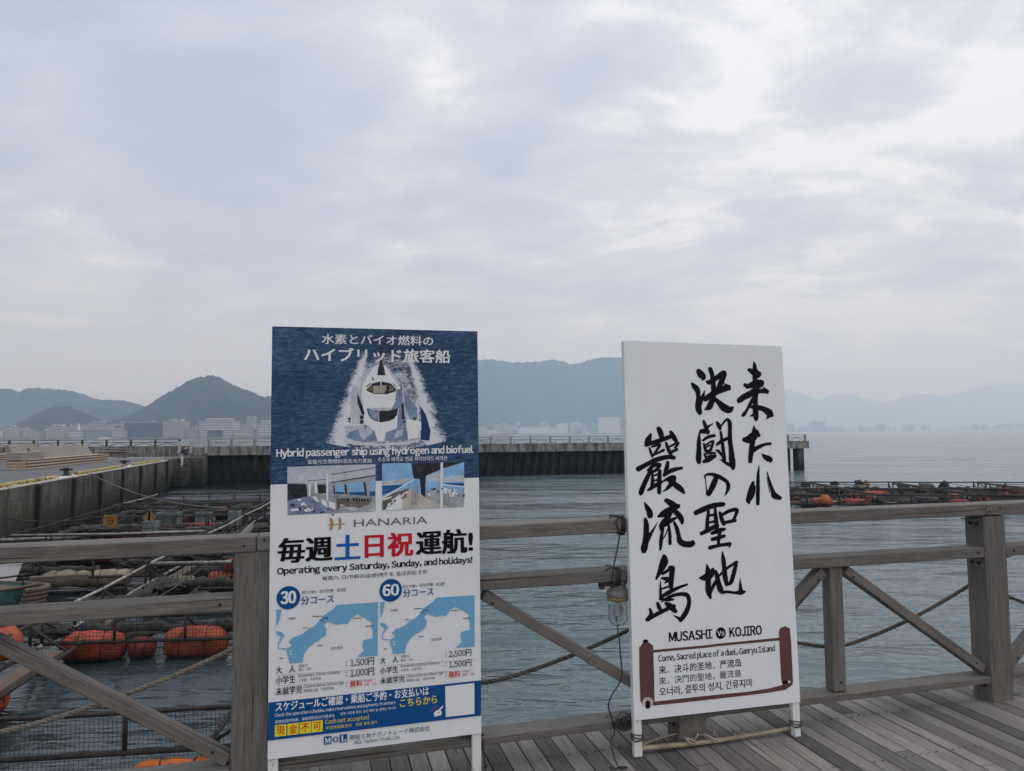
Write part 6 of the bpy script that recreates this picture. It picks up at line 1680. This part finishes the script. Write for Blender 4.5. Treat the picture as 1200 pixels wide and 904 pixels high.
for px0, px1, yt, D, fac, lab, ex in [
    (6, 17, 500.5, DL, 'cream', 'pale stepped building at the far left of the shore town', 'plant'), (31, 47.5, 506, DL, 'cream', 'low cream building with a row of windows, left shore', 'none'),
    (55, 75, 500, DL, 'cream', 'broad beige block with a dark sign band, left shore', 'plant'), (81, 98, 504.5, DL, 'white', 'white building with a thin spire on the left shore', 'spire'),
    (107, 120, 493.5, DL + 80, 'grey', 'grey tower block behind the blue grey one, left shore', 'none'), (100, 121, 502.5, DL, 'blue', 'blue grey block with a white roof edge, left shore', 'whitecap'),
    (133, 145, 504.5, DL, 'white', 'small white block left of the dark glass building', 'none'), (145.5, 181, 495.5, DL + 10, 'dark', 'wide dark glass building in the middle of the left shore', 'none'),
    (191, 216, 494, DL, 'pink', 'pinkish apartment block right of the dark glass building', 'plant'), (216.5, 232, 503.5, DL, 'grey', 'low grey block between the pinkish and the big white building', 'plant'),
    (233.5, 272, 494, DL, 'white', 'largest white building with bands of windows, left shore', 'upper'), (243, 258, 504, DL - 40, 'dark', 'dark entrance block in front of the largest white building', 'whitecap'),
    (273.5, 293, 506, DL, 'white', 'low white hall right of the largest white building', 'none'), (289, 297.5, 488.5, DL + 90, 'grey', 'slender pale apartment tower behind the low white hall', 'none'),
    (303, 317, 496.5, DL, 'white', 'white stepped building beside the ship sign edge', 'upper'), (335, 372, 494, DL + 30, 'cream', 'beige block hidden behind the ship sign', 'plant'),
    (556, 570, 501.5, DM, 'white', 'white stepped building just right of the ship sign, far shore', 'upper'), (571, 583, 504, DM, 'shed', 'low pale shed on the middle far shore near the ship sign', 'none'), (587, 595.5, 495.5, DM, 'cream', 'narrow tall pale block on the middle far shore', 'none'),
    (608, 653, 501.5, DM, 'shed', 'very long low pale warehouse on the middle far shore', 'plant'), (653.3, 665.5, 496.5, DM, 'shed', 'tall pale block at the right end of the long warehouse', 'none'),
    (669, 680, 495, DM + 150, 'white', 'white building on rising ground right of the long warehouse', 'none'), (702, 727, 489, DM, 'shed', 'big white silo block beside the calligraphy sign edge', 'plant'),
    (921, 931, 497, DR, 'grey', 'faint grey block just right of the calligraphy sign, right shore', 'none'), (951, 967, 494, DR, 'blue', 'tallest hazy block on the right shore', 'plant'), (970, 985, 501, DR, 'grey', 'low hazy sheds beside the tallest block, right shore', 'none'),
    (1010, 1022, 501, DR, 'grey', 'small hazy block right of the low sheds', 'none'), (1030, 1037, 497.5, DR, 'grey', 'hazy block with a pointed top on the right shore', 'spire'), (1085, 1116, 502.5, DR, 'shed', 'long white shed near the right end of the far shore', 'none'), (1163, 1176, 503, DR, 'shed', 'small white shed at the right end of the far shore', 'none')]:
    building(px0, px1, yt, D, fac, lab, None, ex)
def mast(px, ytop, D, lab, w=.9, ybase=None, name='mast'):
    t = at_y(px, ytop, D); zb = WATER + 1.5 if ybase is None else at_y(px, ybase, D).z
    r = empty(name, (t.x, D, zb)); tag(r, lab, 'mast'); h = t.z - zb
    for sx in (-1, 1):
        for sy in (-1, 1):
            mb = MB(); mb.tube([(sx * w, sy * w, 0), (sx * w * .25, sy * w * .25, h)], w * .22, 5); mb.build('leg', M_palerail, r)
    mb = MB()
    for i in range(1, 7):
        z = h * i / 7; ww = w * (1 - .75 * i / 7); mb.tube([(-ww, -ww, z), (ww, -ww, z), (ww, ww, z), (-ww, ww, z), (-ww, -ww, z)], w * .12, 4)
    mb.build('bracing', M_palerail, r)
mast(274.7, 485.5, DL + 60, 'white slender tower right of the largest white building', 1.1); mast(565, 415.5, 3490, 'radio mast on the ridge just right of the ship sign', 2.4, 423); mast(962.5, 493.5, DR - 30, 'thin tower in front of the tallest hazy block', 2.2)
# the rest of the town: small houses and blocks
rgt = random.Random(31); protos = {}
M_hw = [plain('house_wall_' + n, c, .8, .1, .2) for n, c in (('white', (.58, .58, .56)), ('cream', (.46, .42, .36)), ('grey', (.30, .31, .32)))]
def small_house(i):
    r = empty('house', (0, 0, 0)); w, d, h = ((9, 8, 6), (13, 9, 8), (16, 11, 13))[i]
    mb = MB(); mb.box((0, 0, h / 2), (w, d, h)); mb.build('wall', M_hw[i], r)
    mb = MB()
    if i < 2: mb.add([(-w / 2 - .4, -d / 2 - .4, h), (w / 2 + .4, -d / 2 - .4, h), (w / 2 + .4, d / 2 + .4, h), (-w / 2 - .4, d / 2 + .4, h), (-w / 2, 0, h + 2.6), (w / 2, 0, h + 2.6)], [(0, 1, 5, 4), (2, 3, 4, 5), (1, 2, 5), (3, 0, 4), (3, 2, 1, 0)])
    else: mb.box((0, 0, h + .3), (w + .5, d + .5, .6)); mb.box((w * .2, 0, h + 1.6), (w * .3, d * .4, 2))
    mb.build('roof', M_tile if i < 2 else M_roof, r)
    mb = MB()
    for z in ([1.6], [1.6, 4.6], [1.6, 5, 8.4])[i]:
        mb.box((0, -d / 2 - .02, z + .6), (w * .7, .06, 1.3))
    mb.build('window_band', M_black, r)
    return r
H_ = [small_house(i) for i in range(3)]; used = [False] * 3
def put_house(i, x, y, z, s, lab, grp):
    o = H_[i] if not used[i] else copy_tree(H_[i]); used[i] = True
    o.location = (x, y, z); o.scale = (s, s, s); o.rotation_euler = (0, 0, rgt.uniform(-.25, .25)); tag(o, lab, 'house', grp)
labs = ['tiny white hipped house in the hazy town', 'tiny cream house with a tiled roof in the hazy town', 'tiny flat roofed grey block in the hazy town']
for D, x0, x1, n, zr, grp, where in ((1030, -40, 318, 120, 12, 'small houses of the left shore town', 'on the left shore'), (2680, 556, 728, 80, 40, 'small houses of the middle far shore', 'on the middle far shore'), (4700, 918, 1210, 60, 10, 'small houses of the right far shore', 'on the right far shore')):
    for q in range(n):
        px = rgt.uniform(x0, x1); dd = rgt.random() ** 1.6 * (150 if D < 2000 else 330); p = at_y(px, 505, D + dd); i = rgt.choice((0, 1, 1, 2, 2))
        put_house(i, p.x, D + dd, WATER + 1.4 + zr * (dd / 330 if D > 2000 else dd / 150) * rgt.uniform(.4, 1.0), rgt.uniform(.6, 1.35) * (1.0 if D < 2000 else 1.5 if D < 4000 else 2.2), labs[i].replace('in the hazy town', where), grp)
def far_boat(px, D, s, lab):
    p = at_y(px, 510, D); r = empty('ferry', (p.x, D, WATER), (0, 0, .2)); r.scale = (s, s, s); tag(r, lab, 'boat')
    mb = MB(); mb.add([(-8, -2, 0), (7, -1.8, 0), (9.5, 0, 0), (7, 1.8, 0), (-8, 2, 0), (-8.2, -2.2, 2), (8, -2.2, 2.2), (11, 0, 2.6), (8, 2.2, 2.2), (-8.2, 2.2, 2)], [(0, 1, 6, 5), (1, 2, 7, 6), (2, 3, 8, 7), (3, 4, 9, 8), (4, 0, 5, 9), (5, 6, 7, 8, 9)]); mb.build('hull', M_whiteroof, r)
    mb = MB(); mb.box((-1, 0, 3.2), (9, 3.2, 2.2)); mb.build('cabin', M_whiteroof, r); mb = MB(); mb.box((-1, 0, 3.5), (9.06, 3.26, .7)); mb.build('window_band', M_black, r)
    mb = MB(); mb.tube([(1, 0, 4.2), (1, 0, 9)], .12, 6); mb.build('mast', M_whiteroof, r)
far_boat(123, 780, .8, 'small white boat on the water before the blue grey block'); far_boat(690, 2200, 1.2, 'tiny white boat off the middle far shore')
